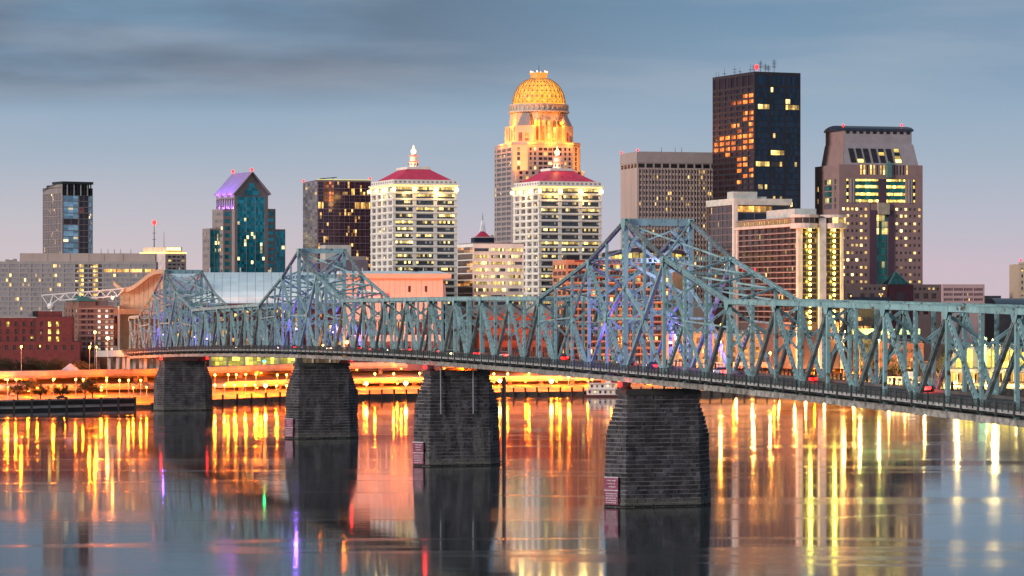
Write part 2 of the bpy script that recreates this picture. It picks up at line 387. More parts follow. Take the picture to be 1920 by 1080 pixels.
def viaduct(name, label, off, z, x0, x1, w, t, colstep, parapet=1.0, under=4200):
    r_ = thing(name, label, 'viaduct', (0, 0, 0))
    pts = path_pts(off, z, x0, x1)
    mb = MB(); ribbon(mb, pts, w, t); mb.build('deck', M_conc, r_)
    mb = MB(); ribbon(mb, [p + Vector((0, -0.12, parapet)) for p in pts], 0.3, parapet + t * 0.45); mb.build('parapet', M_conc2, r_)
    mb = MB(); ribbon(mb, [p + Vector((0, w - 0.3, parapet)) for p in pts], 0.3, parapet - 0.01); mb.build('parapet', M_conc2, r_)
    x = x0 + 5
    while x < x1 - 3:
        zt_ = (z(x) if callable(z) else z) - t; y = bank_y(x) + off
        zb = ground_z(x, y + w / 2)
        if zt_ - zb > 1:
            c = MB(); c.box(x - 0.8, x + 0.8, y + w * .22, y + w * .22 + 1.3, zb - 0.5, zt_ - 1.0); c.build('column', M_conc, r_)
            c = MB(); c.box(x - 0.8, x + 0.8, y + w * .7, y + w * .7 + 1.3, zb - 0.5, zt_ - 1.0); c.build('column', M_conc, r_)
            c = MB(); c.prism([(x - .9, y + w * .25), (x + .9, y + w * .25), (x + .9, y + w * .75), (x - .9, y + w * .75)], zt_ - 1.05, zt_,
                              [(x - .9, y + .6), (x + .9, y + .6), (x + .9, y + w - .6), (x - .9, y + w - .6)]); c.build('pier_cap', M_conc, r_)
        if zt_ - zb > 1:
            lf = MB().box(x + colstep * .5 - .4, x + colstep * .5 + .4, y + .5, y + .8, zt_ - .45, zt_ - .02); lf.build('added_underdeck_glow', G_under, r_)  # added fitting and light below the deck edge, flooding the bank orange
            point('added_underdeck_fill', (x + colstep * .5, y - .5, zt_ - .5), SODIUM, under, r_, .4)
        x += colstep
    return r_
viaduct('highway_viaduct', 'long pale concrete highway viaduct, the upper one behind the riverbank lamps', 62, lambda x: 13.4 - 0.006 * abs(x + 60), -330, 330, 14, 1.7, 19)
viaduct('lower_viaduct', 'lower concrete road viaduct close to the river behind the bridge piers', 30, lambda x: 7.4 - (0.010 * (x - 60) if x > 60 else 0), -118, 130, 9, 1.5, 14, 0.8)
viaduct('ramp_viaduct', 'concrete ramp sloping down behind the park trees at far left', 36, lambda x: 9.6 - 0.010 * (x + 330), -330, -132, 9, 1.4, 13, 0.8)

# added wall behind the viaducts, in cast panels, filling dark gaps with orange light
fwl = thing('added_back_wall', 'long added concrete wall in cast panels behind the highway viaduct', 'wall')
M_fw = mat('added back wall concrete', (.46, .34, .24), .9, var=.25, scale=.3, streak=True)
fp = path_pts(80, 13.0, -330, 330, 11)
for k, (p, q) in enumerate(zip(fp, fp[1:])):
    dv = (q - p).normalized() * .06; MB().beam(p + dv - Vector((0, 0, 2.5)), q - dv - Vector((0, 0, 2.5)), .5, 5.0).build('wall_panel', M_fw, fwl)
    if k % 2 == 0:
        MB().box(p.x - .25, p.x + .25, p.y - 1.0, p.y - .3, 11.6, 11.9).build('wall_lamp_or_fill', G_under, fwl)  # added fill fitting and light that turn the back wall orange
        point('added_wall_fill', (p.x, p.y - 1.6, 11.4), SODIUM, 2400, fwl, .3)
# seawall, wharf, mooring posts
M_wall = mat('seawall stone', (0.075, 0.06, 0.05), 0.9, var=0.4, scale=0.8, bump=0.5)
mb = MB(); ribbon(mb, [p + Vector((0, -0.6, 0)) for p in path_pts(0, 2.1, -140, 330, 6)], 1.4, 3.0)
tag(mb.build('seawall', M_wall), 'low dark stone seawall running along the far waterline', 'seawall')
wh = thing('wharf', 'dark timber wharf with pale rail at the left edge of the water', 'wharf')
wp = [p + Vector((0, -4, 0)) for p in path_pts(0, 4.3, -206, -146, 6)]
mb = MB(); ribbon(mb, wp, 5.0, 0.5); mb.build('deck', mat('wharf deck', (0.33, 0.25, 0.21), 0.9), wh)
mb = MB(); ribbon(mb, [p + Vector((0, -0.2, -0.5)) for p in wp], 0.35, 1.7); mb.build('fascia', M_dark, wh)
mb = MB(); ribbon(mb, [p + Vector((0, -0.1, -3.3)) for p in wp], 0.5, 1.2); mb.build('lower_waler', M_dark, wh)
mb = MB(); ribbon(mb, [p + Vector((0, 0.25, -2.2)) for p in wp], 0.3, 1.1); mb.build('back_panel', M_conc2, wh)
for p in wp[::1]: MB().box(p.x - .35, p.x + .35, p.y - .35, p.y + .5, -1, 4.6).build('pile', M_dark, wh)
post = MB().lathe([(0.42, -2.4), (0.42, 1.3), (0.5, 1.35), (0.5, 1.55), (0.3, 1.7)], 8).mesh('mooring_post', M_dark)
x = -137; k = 0
while x < 120:
    o = inst('mooring_post', post, None, (x, bank_y(x) - 0.95, 2.3))
    k += 1; tag(o, 'short dark mooring post on the far seawall, %s from the left' % ORD[k - 1], 'bollard', 'mooring posts along the seawall'); x += 5.1

# ------------------------------------------------------------------ the bridge
U2 = Vector((-0.2815, 0.9596, 0)); T2 = Vector((-0.9596, -0.2815, 0)); O2 = Vector((29.8, 611, 0))
def BP(s, t, z): return O2 + U2 * s + T2 * t + Vector((0, 0, z))
def zt(s): return 42.4 - 2.6e-5 * (s - 100) ** 2
TOWERS = (0, 312, 552); S0, S1 = -204, 636
HB = 16.3; TW = 7.0
def top_z(s):
    for c in TOWERS:
        a = abs(s - c)
        if a < 60:
            pk, kn, e = zt(c) + 16.0, zt(c) + 8.1, zt(c + math.copysign(60, s - c))
            return pk + (kn - pk) * a / 24 if a <= 24 else kn + (e - kn) * (a - 24) / 36
    return zt(s)
bridge = thing('truss_bridge', 'long pale teal steel cantilever truss bridge crossing the river on stone piers', 'bridge')
def paint():
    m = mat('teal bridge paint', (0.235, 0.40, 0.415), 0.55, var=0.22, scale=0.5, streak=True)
    t = m.node_tree; b = t.nodes['Principled BSDF']; src = b.inputs['Base Color'].links[0].from_socket
    g = t.nodes.new('ShaderNodeNewGeometry'); n = t.nodes.new('ShaderNodeTexNoise'); n.inputs['Scale'].default_value = 0.9; n.inputs['Detail'].default_value = 8
    t.links.new(g.outputs['Position'], n.inputs['Vector'])
    r_ = t.nodes.new('ShaderNodeMapRange'); r_.inputs[1].default_value = 0.56; r_.inputs[2].default_value = 0.68; t.links.new(n.outputs[0], r_.inputs[0])
    x = t.nodes.new('ShaderNodeMix'); x.data_type = 'RGBA'; t.links.new(r_.outputs[0], x.inputs[0]); t.links.new(src, x.inputs[6])
    x.inputs[7].default_value = (0.075, 0.05, 0.035, 1); t.links.new(x.outputs[2], b.inputs['Base Color'])
    return m
M_teal = paint()
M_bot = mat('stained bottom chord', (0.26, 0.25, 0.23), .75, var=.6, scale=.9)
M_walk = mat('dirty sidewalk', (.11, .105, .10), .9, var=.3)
M_chord = mat('rust stained and shade toned teal steel', (0.16, 0.20, 0.20), .65, var=.5, scale=.8)  # rusty chord steel; its dark tone also stands in for shade on diagonals
M_teal_d = mat('weathered dark steel', (0.055, 0.065, 0.065), 0.7, var=0.4, scale=0.7)
M_fascia = mat('sidewalk fascia', (0.36, 0.36, 0.35), 0.75, var=0.35, scale=0.9, streak=True)
def laced(p, q, w, dpt, name, m=M_teal, step=1.15, side=None, zig=False):
    """two flange plates joined by zigzag lacing bars on both faces"""
    p = Vector(p); q = Vector(q); d = (q - p); L = d.length; d.normalize()
    sv = Vector(side) if side is not None else U2
    a = (sv - d * sv.dot(d)).normalized(); c = d.cross(a).normalized()
    mb = MB()
    for k in (-1, 1): mb.beam(p + a * k * (w/2 - .07), q + a * k * (w/2 - .07), dpt, 0.14, a)
    h = w / 2 - .12
    if zig:
        n = max(4, int(L / (step * 1.25)))
        for i in range(n):          # crossed lacing bars
            for k in (-1, 1):
                mb.beam(p + d * (L * i / n) + a * h * k - c * (dpt / 2 - .03), p + d * (L * (i + 1) / n) - a * h * k - c * (dpt / 2 - .03), 0.15, 0.05, c)
    else:
        n = max(4, int(L / step))
        for f in (-1, 1):           # perforated cover plates: battens with open holes between them
            o = c * f * (dpt / 2 - 0.03)
            for i in range(n + 1):
                m_ = p + d * (L * i / n) + o; mb.beam(m_ - a * h, m_ + a * h, step * .40, 0.05, c)
    return mb.build(name, m, bridge)
def solid(p, q, w, h, name, m=M_teal, up=None):
    """I-section with flanges proud of the web"""
    p = Vector(p); q = Vector(q); d = (q - p).normalized(); a = Vector(up) if up is not None else T2
    a = (a - d * a.dot(d)).normalized(); c = d.cross(a)
    mb = MB().beam(p, q, h * 0.78, w * 0.9, a)
    for k in (-1, 1): mb.beam(p + c * k * h * .44, q + c * k * h * .44, h * .12, w, a)
    return mb.build(name, m, bridge)
def eyebars(p, q, name):
    mb = MB(); d = (Vector(q) - Vector(p)).normalized(); c = d.cross(T2).normalized()
    for k in (-1, 0, 1):
        o = c * 0.34 * k; mb.beam(Vector(p) + o, Vector(q) + o, 0.35, 0.13, c)
    for i in range(1, 5):
        m_ = Vector(p).lerp(Vector(q), i / 5); mb.beam(m_ - c * .45, m_ + c * .45, .3, .3, T2)
    return mb.build(name, M_teal, bridge)
def gusset(s, t, z, w=2.2, h=1.7):
    pts = [(-w*.5, h*.35), (w*.5, h*.35), (w*.5, -h*.1), (w*.26, -h*.65), (-w*.26, -h*.65), (-w*.5, -h*.1)]
    mb = MB()
    for o in (-0.48, 0.48):
        b0 = len(mb.v)
        for e in (-0.03, 0.03): mb.v += [tuple(BP(s + a, t + o + e, z + b)) for a, b in pts]
        mb.f += [tuple(range(b0, b0 + 6)), tuple(range(b0 + 11, b0 + 5, -1))] + [(b0+i, b0+(i+1) % 6, b0+6+(i+1) % 6, b0+6+i) for i in range(6)]
    mb.build('gusset_plate', M_teal, bridge)
nearest = lambda s: min(TOWERS, key=lambda c: abs(c - s))
is_top = lambda s: (abs(s - nearest(s)) >= 60 and (abs(s - nearest(s)) - 60) % 24 == 0) or abs(s - nearest(s)) in (0, 24)
# the main span right of the frame keeps counting from the tower over the nearest pier
for t in (TW, -TW):
    near = t > 0
    ss = list(range(S0, S1 + 1, 12))
    for a, b in zip(ss, ss[1:]):
        A, C = BP(a, t, top_z(a)), BP(b, t, top_z(b))
        # top chord: riveted box with cover plate; laced underside where it slopes at the towers
        ms = (a + b) / 2; am = abs(ms - nearest(ms))
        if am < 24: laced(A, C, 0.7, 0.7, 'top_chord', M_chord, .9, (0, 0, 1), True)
        elif am < 60: laced(A, C, 0.72, 0.7, 'top_chord', M_teal, .9, (0, 0, 1), True)
        else:
            mb = MB(); mb.beam(A, C, 0.85, 0.9); up = Vector((0, 0, 0.49)); mb.beam(A + up, C + up, 1.1, 0.08)
            mb.build('top_chord', M_teal, bridge)
        mb = MB(); mb.beam(BP(a, t, zt(a) - HB), BP(b, t, zt(b) - HB), 0.95, 0.95)
        mb.beam(BP(a, t, zt(a) - HB + .52), BP(b, t, zt(b) - HB + .52), 1.1, .08); mb.build('bottom_chord', M_bot, bridge)
    for s in ss:
        c = nearest(s); a = abs(s - c); g = 1 if s >= c else -1
        zb, z1 = zt(s) - HB + 0.6, top_z(s) - 0.55
        if a == 0: laced(BP(s, t, zb), BP(s, t, z1), 1.15, 1.0, 'tower_post', step=1.25)
        elif is_top(s): solid(BP(s, t, zb), BP(s, t, z1), 0.62, 0.6, 'vertical')
        else: laced(BP(s, t, zb), BP(s, t, z1), 0.74, 0.5, 'vertical')
        if is_top(s): gusset(s, t, top_z(s) - .35, 2.1 if a else 2.6, 2.0 if a else 2.6)
        if a > 60 or a == 60:
            if is_top(s):
                for sg in (-1, 1):
                    e = s + sg * 12
                    if e < S0 or e > S1: continue
                    p, q = BP(s, t, top_z(s) - .8), BP(e, t, zt(e) - HB + .8)
                    toward = (abs(e - c) < a)
                    if sg < 0: laced(p, q, 0.76, 0.55, 'diagonal', step=1.0)
                    else: laced(p, q, 0.76, 0.65, 'diagonal', M_chord, step=0.9, zig=True)  # shaded set of diagonals: the shade is painted in by the darker steel
    for c in TOWERS:
        for g in (-1, 1):
            K = BP(c + g*24, t, top_z(c + g*24) - .7); base = BP(c, t, zt(c) - HB + 1.2)
            mid = K.lerp(base, 0.5); e = c + g * 48
            if e <= S1:
                solid(K, base, .75, 0.75, 'diagonal') if g < 0 else laced(K, base, .9, 0.75, 'diagonal', step=1.1)
                solid(mid, BP(c + g*24, t, zt(c + g*24) - HB + 1), 0.6, 0.5, 'sub_diagonal')
                solid(mid, BP(c, t, mid.z + 6.5), 0.6, 0.5, 'sub_diagonal')
                solid(mid, BP(c, t, mid.z), 0.55, 0.45, 'sub_strut')
                q = BP(e, t, zt(e) - HB + 1); eyebars(K, q, 'eyebar_diagonal')
                m2 = K.lerp(q, .5); laced(m2, BP(c + g*24 + g*0.5, t, zt(c+g*24) - HB + 1), 0.8, .6, 'sub_diagonal')
                MB().beam(m2, BP(c + g*60, t, m2.z - 1.0), .3, .3, T2).build('sub_strut', M_teal, bridge)
                gusset(c + g*12, t, mid.z + .3, 2.0, 2.0)
# bracing between the two trusses
X_ = [s for s in range(S0, S1 + 1, 12) if is_top(s)]
for s in X_:
    c = nearest(s); z = top_z(s); L_, R_ = BP(s, TW, z), BP(s, -TW, z)
    dz = Vector((0, 0, 1))
    laced(L_ - dz * .1, R_ - dz * .1, .9, .6, 'top_strut', side=(0, 0, 1)) if s != c else solid(L_ - dz * .2, R_ - dz * .2, .7, 1.5, 'top_strut', up=U2)
    if abs(s - c) >= 60:
        zl = zt(s) - 5.6
        laced(BP(s, TW, zl), BP(s, -TW, zl), .7, .5, 'sway_strut', side=(0, 0, 1))
        solid(BP(s, TW, z - .8), BP(s, 0, zl), .45, .45, 'sway_brace', up=U2); solid(BP(s, -TW, z - .8), BP(s, 0, zl), .45, .45, 'sway_brace', up=U2)
        # knee braces down to the portal posts
        solid(BP(s, TW, zl - 3.4), BP(s, TW - 3.4, zl), .4, .4, 'knee_brace', up=U2); solid(BP(s, -TW, zl - 3.4), BP(s, -TW + 3.4, zl), .4, .4, 'knee_brace', up=U2)
    elif s == c:
        zs = [zt(c) + 15.2, zt(c) + 8.0, zt(c) + 0.4, zt(c) - 5.8]
        for i, q in enumerate(zs[1:]): laced(BP(s, TW, q), BP(s, -TW, q), .95, .7, 'portal_strut', side=(0, 0, 1))
        for hi, lo in ((zs[1], zs[2]), (zs[2], zs[3])):
            solid(BP(s, TW, hi), BP(s, -TW, lo), .75, .6, 'portal_brace', up=U2); solid(BP(s, -TW, hi), BP(s, TW, lo), .75, .6, 'portal_brace', up=U2)
        # arched top portal
        for g in (-1, 1):
            pr = [BP(s, g * (TW - .6), zs[0] - 5.5), BP(s, g * (TW - 1.6), zs[0] - 3.2), BP(s, g * (TW - 4.0), zs[0] - 1.0)]
            mb = MB()
            for a_, b_ in zip(pr, pr[1:]): mb.beam(a_, b_, .6, .9, U2)
            mb.build('portal_knee', M_teal, bridge)
        solid(BP(s, TW, zs[0] - 2), BP(s, 0, zs[1]), .7, .6, 'portal_brace', up=U2); solid(BP(s, -TW, zs[0] - 2), BP(s, 0, zs[1]), .7, .6, 'portal_brace', up=U2)
        # walkway shoes
    else:
        zl = zt(s) - 1.0
        laced(BP(s, TW, zl), BP(s, -TW, zl), .8, .6, 'sway_strut', side=(0, 0, 1))
        solid(BP(s, TW, z - .8), BP(s, -TW, zl), .6, .5, 'sway_brace', up=U2); solid(BP(s, -TW, z - .8), BP(s, TW, zl), .6, .5, 'sway_brace', up=U2)
        zl2 = zt(s) - 6.2; laced(BP(s, TW, zl2), BP(s, -TW, zl2), .7, .5, 'sway_strut', side=(0, 0, 1))
        solid(BP(s, TW, zl), BP(s, 0, zl2), .5, .45, 'sway_brace', up=U2); solid(BP(s, -TW, zl), BP(s, 0, zl2), .5, .45, 'sway_brace', up=U2)
for a, b in zip(X_, X_[1:]):
    m_ = (a + b) / 2
    if nearest(m_) is not None and abs(m_ - nearest(m_)) < 60 and b - a == 36:
        cuts = [a, a + 12, a + 24, b]
    else: cuts = [a, b]
    for p, q in zip(cuts, cuts[1:]):
        MB().beam(BP(p, TW, top_z(p) - .2), BP(q, -TW, top_z(q) - .2), .42, .32).build('lateral_brace', M_teal, bridge)
        MB().beam(BP(p, -TW, top_z(p) - .45), BP(q, TW, top_z(q) - .45), .42, .32).build('lateral_brace', M_teal, bridge)
    for p in cuts[1:-1]: MB().beam(BP(p, TW, top_z(p) - .3), BP(p, -TW, top_z(p) - .3), .5, .45).build('top_strut', M_teal, bridge)
# deck, sidewalks, floor beams, railings
def along(mb, t0, t1, dz0, dz1, s0=S0, s1=S1, step=24):
    b = len(mb.v); ss = list(range(s0, s1 + 1, step))
    if ss[-1] != s1: ss.append(s1)
    for s in ss: mb.v += [tuple(BP(s, t, zt(s) + dz)) for t, dz in ((t0, dz0), (t1, dz0), (t1, dz1), (t0, dz1))]
    for i in range(len(ss) - 1):
        for k in range(4):
            l = (k + 1) % 4; mb.f.append((b+4*i+k, b+4*i+4+k, b+4*i+4+l, b+4*i+l))
    e = b + 4 * (len(ss) - 1); mb.f.append((b+3, b+2, b+1, b)); mb.f.append((e, e+1, e+2, e+3)); return mb
along(MB(), 6.2, -6.2, -14.75, -14.35).build('roadway', M_asph, bridge)
for g in (1, -1):
    along(MB(), 7.7 * g, 10.0 * g, -14.55, -14.30).build('sidewalk', M_walk, bridge)
    along(MB(), 10.0 * g, 10.22 * g, -14.72, -14.24).build('fascia', M_fascia, bridge)
    along(MB(), 6.2 * g, 6.45 * g, -14.75, -13.85).build('curb', M_walk, bridge)
    along(MB(), 5.0 * g, 5.3 * g, -15.55, -14.76).build('stringer', M_teal_d, bridge)
    along(MB(), 2.0 * g, 2.3 * g, -15.55, -14.76).build('stringer', M_teal_d, bridge)
    along(MB(), 8.9 * g, 9.1 * g, -15.1, -14.56).build('stringer', M_teal_d, bridge)
for s in range(S0, S1 + 1, 12):
    MB().beam(BP(s, 6.9, zt(s) - 15.9), BP(s, -6.9, zt(s) - 15.9), .55, 1.9).build('floor_beam', M_teal_d, bridge)
    if s < S1: MB().beam(BP(s, TW, zt(s) - HB - .5), BP(s + 12, -TW, zt(s) - HB - .5), .35, .3).build('bottom_lateral', M_teal_d, bridge)
def rail_mesh(n_bal):
    mb = MB()
    mb.box(-6, 6, -.05, .05, 1.14, 1.24); mb.box(-6, 6, -.03, .03, .1, .17); mb.box(-6, 6, -.03, .03, .62, .67)
    k = n_bal
    for i in range(k):
        x = -6 + (i + .5) * 12 / k; mb.box(x - .02, x + .02, -.02, .02, .12, 1.16)
    for i in range(6): x = -6 + i * 2; mb.box(x - .06, x + .06, -.07, .07, -.2, 1.3)
    for i in range(2): x = -6 + i * 6; mb.box(x - .13, x + .13, -.16, .16, -.9, 1.45)
    return mb.mesh('railing', M_teal_d)
RM = [rail_mesh(34), rail_mesh(12)]
rz_b = atan2(U2.y, U2.x)
for s in range(S0, S1, 12):
    for g in (1, -1):
        p = BP(s + 6, 10.34 * g, zt(s + 6) - 14.3)
        sl_ = atan2(zt(s + 12) - zt(s), 12)
        inst('railing', RM[0 if g > 0 else 1], bridge, p, (0, -sl_, rz_b))
        for q in (0, 6):
            mb = MB(); b_ = BP(s + q, 0, 0)
            P = lambda t, dz: BP(s + q, t * g, zt(s + q) + dz)
            v = [P(7.6, -14.56), P(10.1, -14.56), P(10.1, -15.05), P(7.6, -15.5)]
            i0 = len(mb.v)
            for e in (-.12, .12): mb.v += [tuple(x + U2 * e) for x in v]
            mb.f += [(i0, i0+1, i0+2, i0+3), (i0+7, i0+6, i0+5, i0+4)] + [(i0+i, i0+(i+1) % 4, i0+4+(i+1) % 4, i0+4+i) for i in range(4)]
            mb.build('sidewalk_bracket', M_teal_d, bridge)

# ------------------------------------------------------------------ stone piers
M_mortar = mat('pale mortar', (0.19, 0.18, 0.18), 0.95, var=0.35, scale=0.5)
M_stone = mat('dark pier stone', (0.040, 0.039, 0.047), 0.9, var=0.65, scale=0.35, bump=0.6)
M_capst = mat('pier cap stone', (0.05, 0.048, 0.05), 0.9, var=0.4, scale=0.5)
M_sign = mat('faded magenta sign', (0.20, 0.035, 0.085), 0.7, var=0.4, scale=2.0)
M_signw = mat('sign white', (0.45, 0.42, 0.44), 0.7, var=0.2, scale=2.0)
stone_mesh = None
def stone_base():
    bm = bmesh.new(); bmesh.ops.create_cube(bm, size=1)
    for v in bm.verts:
        if v.co.y < 0: v.co.x *= 0.955; v.co.z *= 0.90
    me = bpy.data.meshes.new('stone'); bm.to_mesh(me); bm.free(); me.materials.append(M_stone); return me
STONE = [stone_base()]
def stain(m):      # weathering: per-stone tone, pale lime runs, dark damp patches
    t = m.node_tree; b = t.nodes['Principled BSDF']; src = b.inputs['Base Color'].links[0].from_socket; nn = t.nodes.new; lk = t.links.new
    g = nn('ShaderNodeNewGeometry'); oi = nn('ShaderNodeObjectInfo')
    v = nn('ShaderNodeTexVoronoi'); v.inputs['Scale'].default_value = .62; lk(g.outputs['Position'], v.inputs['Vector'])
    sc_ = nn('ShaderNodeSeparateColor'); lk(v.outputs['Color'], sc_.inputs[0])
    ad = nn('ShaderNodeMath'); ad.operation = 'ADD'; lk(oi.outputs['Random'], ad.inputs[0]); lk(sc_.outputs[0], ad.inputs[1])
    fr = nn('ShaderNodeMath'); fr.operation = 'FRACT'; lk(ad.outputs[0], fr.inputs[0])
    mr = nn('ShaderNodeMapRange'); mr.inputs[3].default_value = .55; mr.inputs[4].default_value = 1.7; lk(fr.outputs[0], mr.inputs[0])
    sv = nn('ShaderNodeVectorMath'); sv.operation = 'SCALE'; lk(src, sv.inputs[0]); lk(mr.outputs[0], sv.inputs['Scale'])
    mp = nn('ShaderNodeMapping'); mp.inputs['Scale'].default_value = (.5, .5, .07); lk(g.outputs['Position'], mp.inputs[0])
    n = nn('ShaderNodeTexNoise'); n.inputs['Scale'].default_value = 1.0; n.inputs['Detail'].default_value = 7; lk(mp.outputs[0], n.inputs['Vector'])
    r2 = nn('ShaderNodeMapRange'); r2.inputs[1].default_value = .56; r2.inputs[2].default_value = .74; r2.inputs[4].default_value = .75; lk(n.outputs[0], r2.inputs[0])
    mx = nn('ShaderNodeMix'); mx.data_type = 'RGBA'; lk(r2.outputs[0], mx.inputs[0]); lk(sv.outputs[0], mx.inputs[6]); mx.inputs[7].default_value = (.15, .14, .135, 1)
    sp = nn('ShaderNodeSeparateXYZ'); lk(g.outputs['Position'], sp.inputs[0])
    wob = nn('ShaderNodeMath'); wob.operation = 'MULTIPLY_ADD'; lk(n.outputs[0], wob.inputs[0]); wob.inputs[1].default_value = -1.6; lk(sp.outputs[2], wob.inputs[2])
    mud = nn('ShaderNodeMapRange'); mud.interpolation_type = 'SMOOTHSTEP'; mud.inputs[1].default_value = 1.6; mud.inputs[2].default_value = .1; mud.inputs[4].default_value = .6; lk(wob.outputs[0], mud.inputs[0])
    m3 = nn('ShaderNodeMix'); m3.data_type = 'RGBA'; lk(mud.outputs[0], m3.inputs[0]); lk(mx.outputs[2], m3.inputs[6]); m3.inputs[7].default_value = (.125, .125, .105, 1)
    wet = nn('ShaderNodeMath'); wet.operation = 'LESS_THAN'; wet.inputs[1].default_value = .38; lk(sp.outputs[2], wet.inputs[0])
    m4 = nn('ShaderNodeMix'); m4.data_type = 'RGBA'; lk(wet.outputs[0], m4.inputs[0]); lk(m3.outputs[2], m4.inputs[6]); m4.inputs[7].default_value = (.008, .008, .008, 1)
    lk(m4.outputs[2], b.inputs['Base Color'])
stain(M_stone)
red_glow = glow('red beacon', (1.0, 0.006, 0.006), 7, True)
grn_glow = glow('green beacon', (0.02, 1.0, 0.25), 14, True)
def stadium(af, nose, ry):
    """plan outline: flat front with an angled cutwater at each end, from the right nose along the front to the left nose"""
    return [(af + nose, 0), (af, -ry), (-af, -ry), (-af - nose, 0)]
def pier(s, label, single, sign=True, ztop=None, pipes=False):
    P0 = BP(s, 0, 0); ht = (zt(s) - HB - 2.3) if ztop is None else ztop
    ro = thing('bridge_pier', label, 'pier', P0, atan2(-T2.y, -T2.x), 'stone bridge piers in the river')     # local +x = away from near truss, local -y = towards the camera
    def half(z):
        f = z / ht
        return 8.1 - 0.45 * f, (3.5 - .25 * f if f < .62 else 3.345 - 2.75 * ((f - .62) / .38) ** 1.15), 3.7 - 0.55 * f
    rows = 27; ch = ht / rows
    core = MB()
    nst = 13; full = None
    for k in range(rows + 1):
        a, ns, r_ = half(k * ch); o = stadium(a - .1, max(.3, ns - .1), r_ - .12); o = o + [(-x, -y) for x, y in o[1:3]]
        full = len(o); core.v += [(x, y, k * ch - (1.0 if k == 0 else 0)) for x, y in o]
    for k in range(rows):
        for i in range(full):
            j = (i + 1) % full; core.f.append((k*full+i, k*full+j, (k+1)*full+j, (k+1)*full+i))
    core.f.append(tuple(rows * full + i for i in range(full)))
    core.build('mortar_core', M_mortar, ro)
    rest = MB(); made = 0
    rnd = random.Random(int(s) + 3)
    for k in range(rows - 1):
        o = [Vector((x, y, 0)) for x, y in stadium(*half((k + .5) * ch))]
        seg = [(o[i+1] - o[i]).length for i in range(len(o) - 1)]; tot = sum(seg)
        for si in range(3):                                  # right cutwater face, front, left cutwater face: quoins meet at the corners
            A_, B_ = o[si], o[si + 1]; dv0 = (B_ - A_); tot = dv0.length; dv0.normalize(); outw = Vector((dv0.y, -dv0.x, 0))
            if outw.dot((A_ + B_) / 2) < 0: outw = -outw
            an = atan2(outw.x, -outw.y); u = 0.0; first = True
            hb, hn = half(k * ch), half((k + 1) * ch)
            lean = atan2(((hn[0] + hn[1]) - (hb[0] + hb[1])) * .72 if si != 1 else hn[2] - hb[2], ch)
            while u < tot - .05:
                L = rnd.uniform(1.3, 2.7) * (0.55 if first and k % 2 else 1); first = False
                L = min(L, tot - u)
                if tot - u - L < .8: L = tot - u
                cen = A_ + dv0 * (u + L / 2)
                cc = cen + outw * (rnd.uniform(-.06, .09) - .40) + Vector((0, 0, (k + .5) * ch)); sc = (max(.3, L - .09), 0.8, ch - .10); u += L
                if single and made < 300 and si > 0:
                    inst('stone', STONE[0], ro, cc, (-lean, 0, an), sc); made += 1
                else:
                    M4 = Matrix.Translation(cc) @ Matrix.Rotation(an, 4, 'Z') @ Matrix.Rotation(-lean, 4, 'X') @ Matrix.Diagonal((*sc, 1))
                    b = len(rest.v); rest.v += [tuple(M4 @ v.co) for v in STONE[0].vertices]
                    rest.f += [tuple(b + i for i in p.vertices) for p in STONE[0].polygons]
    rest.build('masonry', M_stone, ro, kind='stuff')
    a, ns, r_ = half(ht); o = stadium(a + .3, ns + .35, r_ + .3); o = o + [(-x, -y) for x, y in o[1:3]]
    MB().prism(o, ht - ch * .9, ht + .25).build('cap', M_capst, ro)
    for t in (TW, -TW):
        mb = MB(); x = -t
        mb.prism([(x - 1.3, -1.3), (x + 1.3, -1.3), (x + 1.3, 1.3), (x - 1.3, 1.3)], ht + .2, ht + .9, [(x - .9, -1), (x + .9, -1), (x + .9, 1), (x - .9, 1)])
        mb.box(x - .9, x + .9, -.9, .9, ht + .85, zt(s) - HB - .5); mb.build('bearing', M_teal_d, ro)
    if sign:
        # two stacked notice boards fixed to the upstream end; their lettering is worn away to pale traces
        zz = 0.5
        for n_, (h_, rows_) in enumerate(((2.8, 5), (2.4, 3))):
            e = MB()
            x0, y0, x1, y1 = -11.35, -.25, -9.2, -2.6
            dx, dy = x1 - x0, y1 - y0; L = sqrt(dx*dx + dy*dy); ex, ey = dx / L, dy / L; nx, ny = ey, -ex
            if nx > 0: nx, ny = -nx, -ny
            q = lambda f, z, o_: (x0 + dx * f + nx * o_, y0 + dy * f + ny * o_, z)
            def slab(mb_, f0, f1, z0, z1, o0, o1):
                b = len(mb_.v); mb_.v += [q(f0, z0, o0), q(f1, z0, o0), q(f1, z0, o1), q(f0, z0, o1), q(f0, z1, o0), q(f1, z1, o0), q(f1, z1, o1), q(f0, z1, o1)]
                mb_.f += [(b, b+3, b+2, b+1), (b+4, b+5, b+6, b+7), (b, b+1, b+5, b+4), (b+1, b+2, b+6, b+5), (b+2, b+3, b+7, b+6), (b+3, b, b+4, b+7)]
            slab(e, 0, 1, zz, zz + h_, .30, .42); bd = e.build('notice_board', M_sign, ro)
            e = MB(); slab(e, 0, 1, zz + h_ - .02, zz + h_ + .22, .30, .46); e.build('board_edge', M_signw, bd)
            tx = MB(); rr = random.Random(n_)
            for i in range(rows_):
                f = .12 if rows_ == 5 else .2 + .05 * i; zc = zz + h_ - .55 - i * (h_ - .5) / rows_
                while f < (.88 if rows_ == 5 else .8):
                    wd = rr.uniform(.03, .07); slab(tx, f, f + wd, zc - .12, zc + .13, .425, .44); f += wd + rr.uniform(.02, .05)
            tx.build('worn_lettering', M_signw, bd, kind='stuff')
            zz += h_ + .25
    if pipes:
        for x in (-5.2, 3.3): MB().tube((x, -4.0, ht - 10.5), (x, -3.75, ht + 1.0), .17).tube((x, -3.95, ht + .9), (x - .5, -3.0, ht + 2.4), .14).build('drain_pipe', M_steel, ro)
    return ro, ht
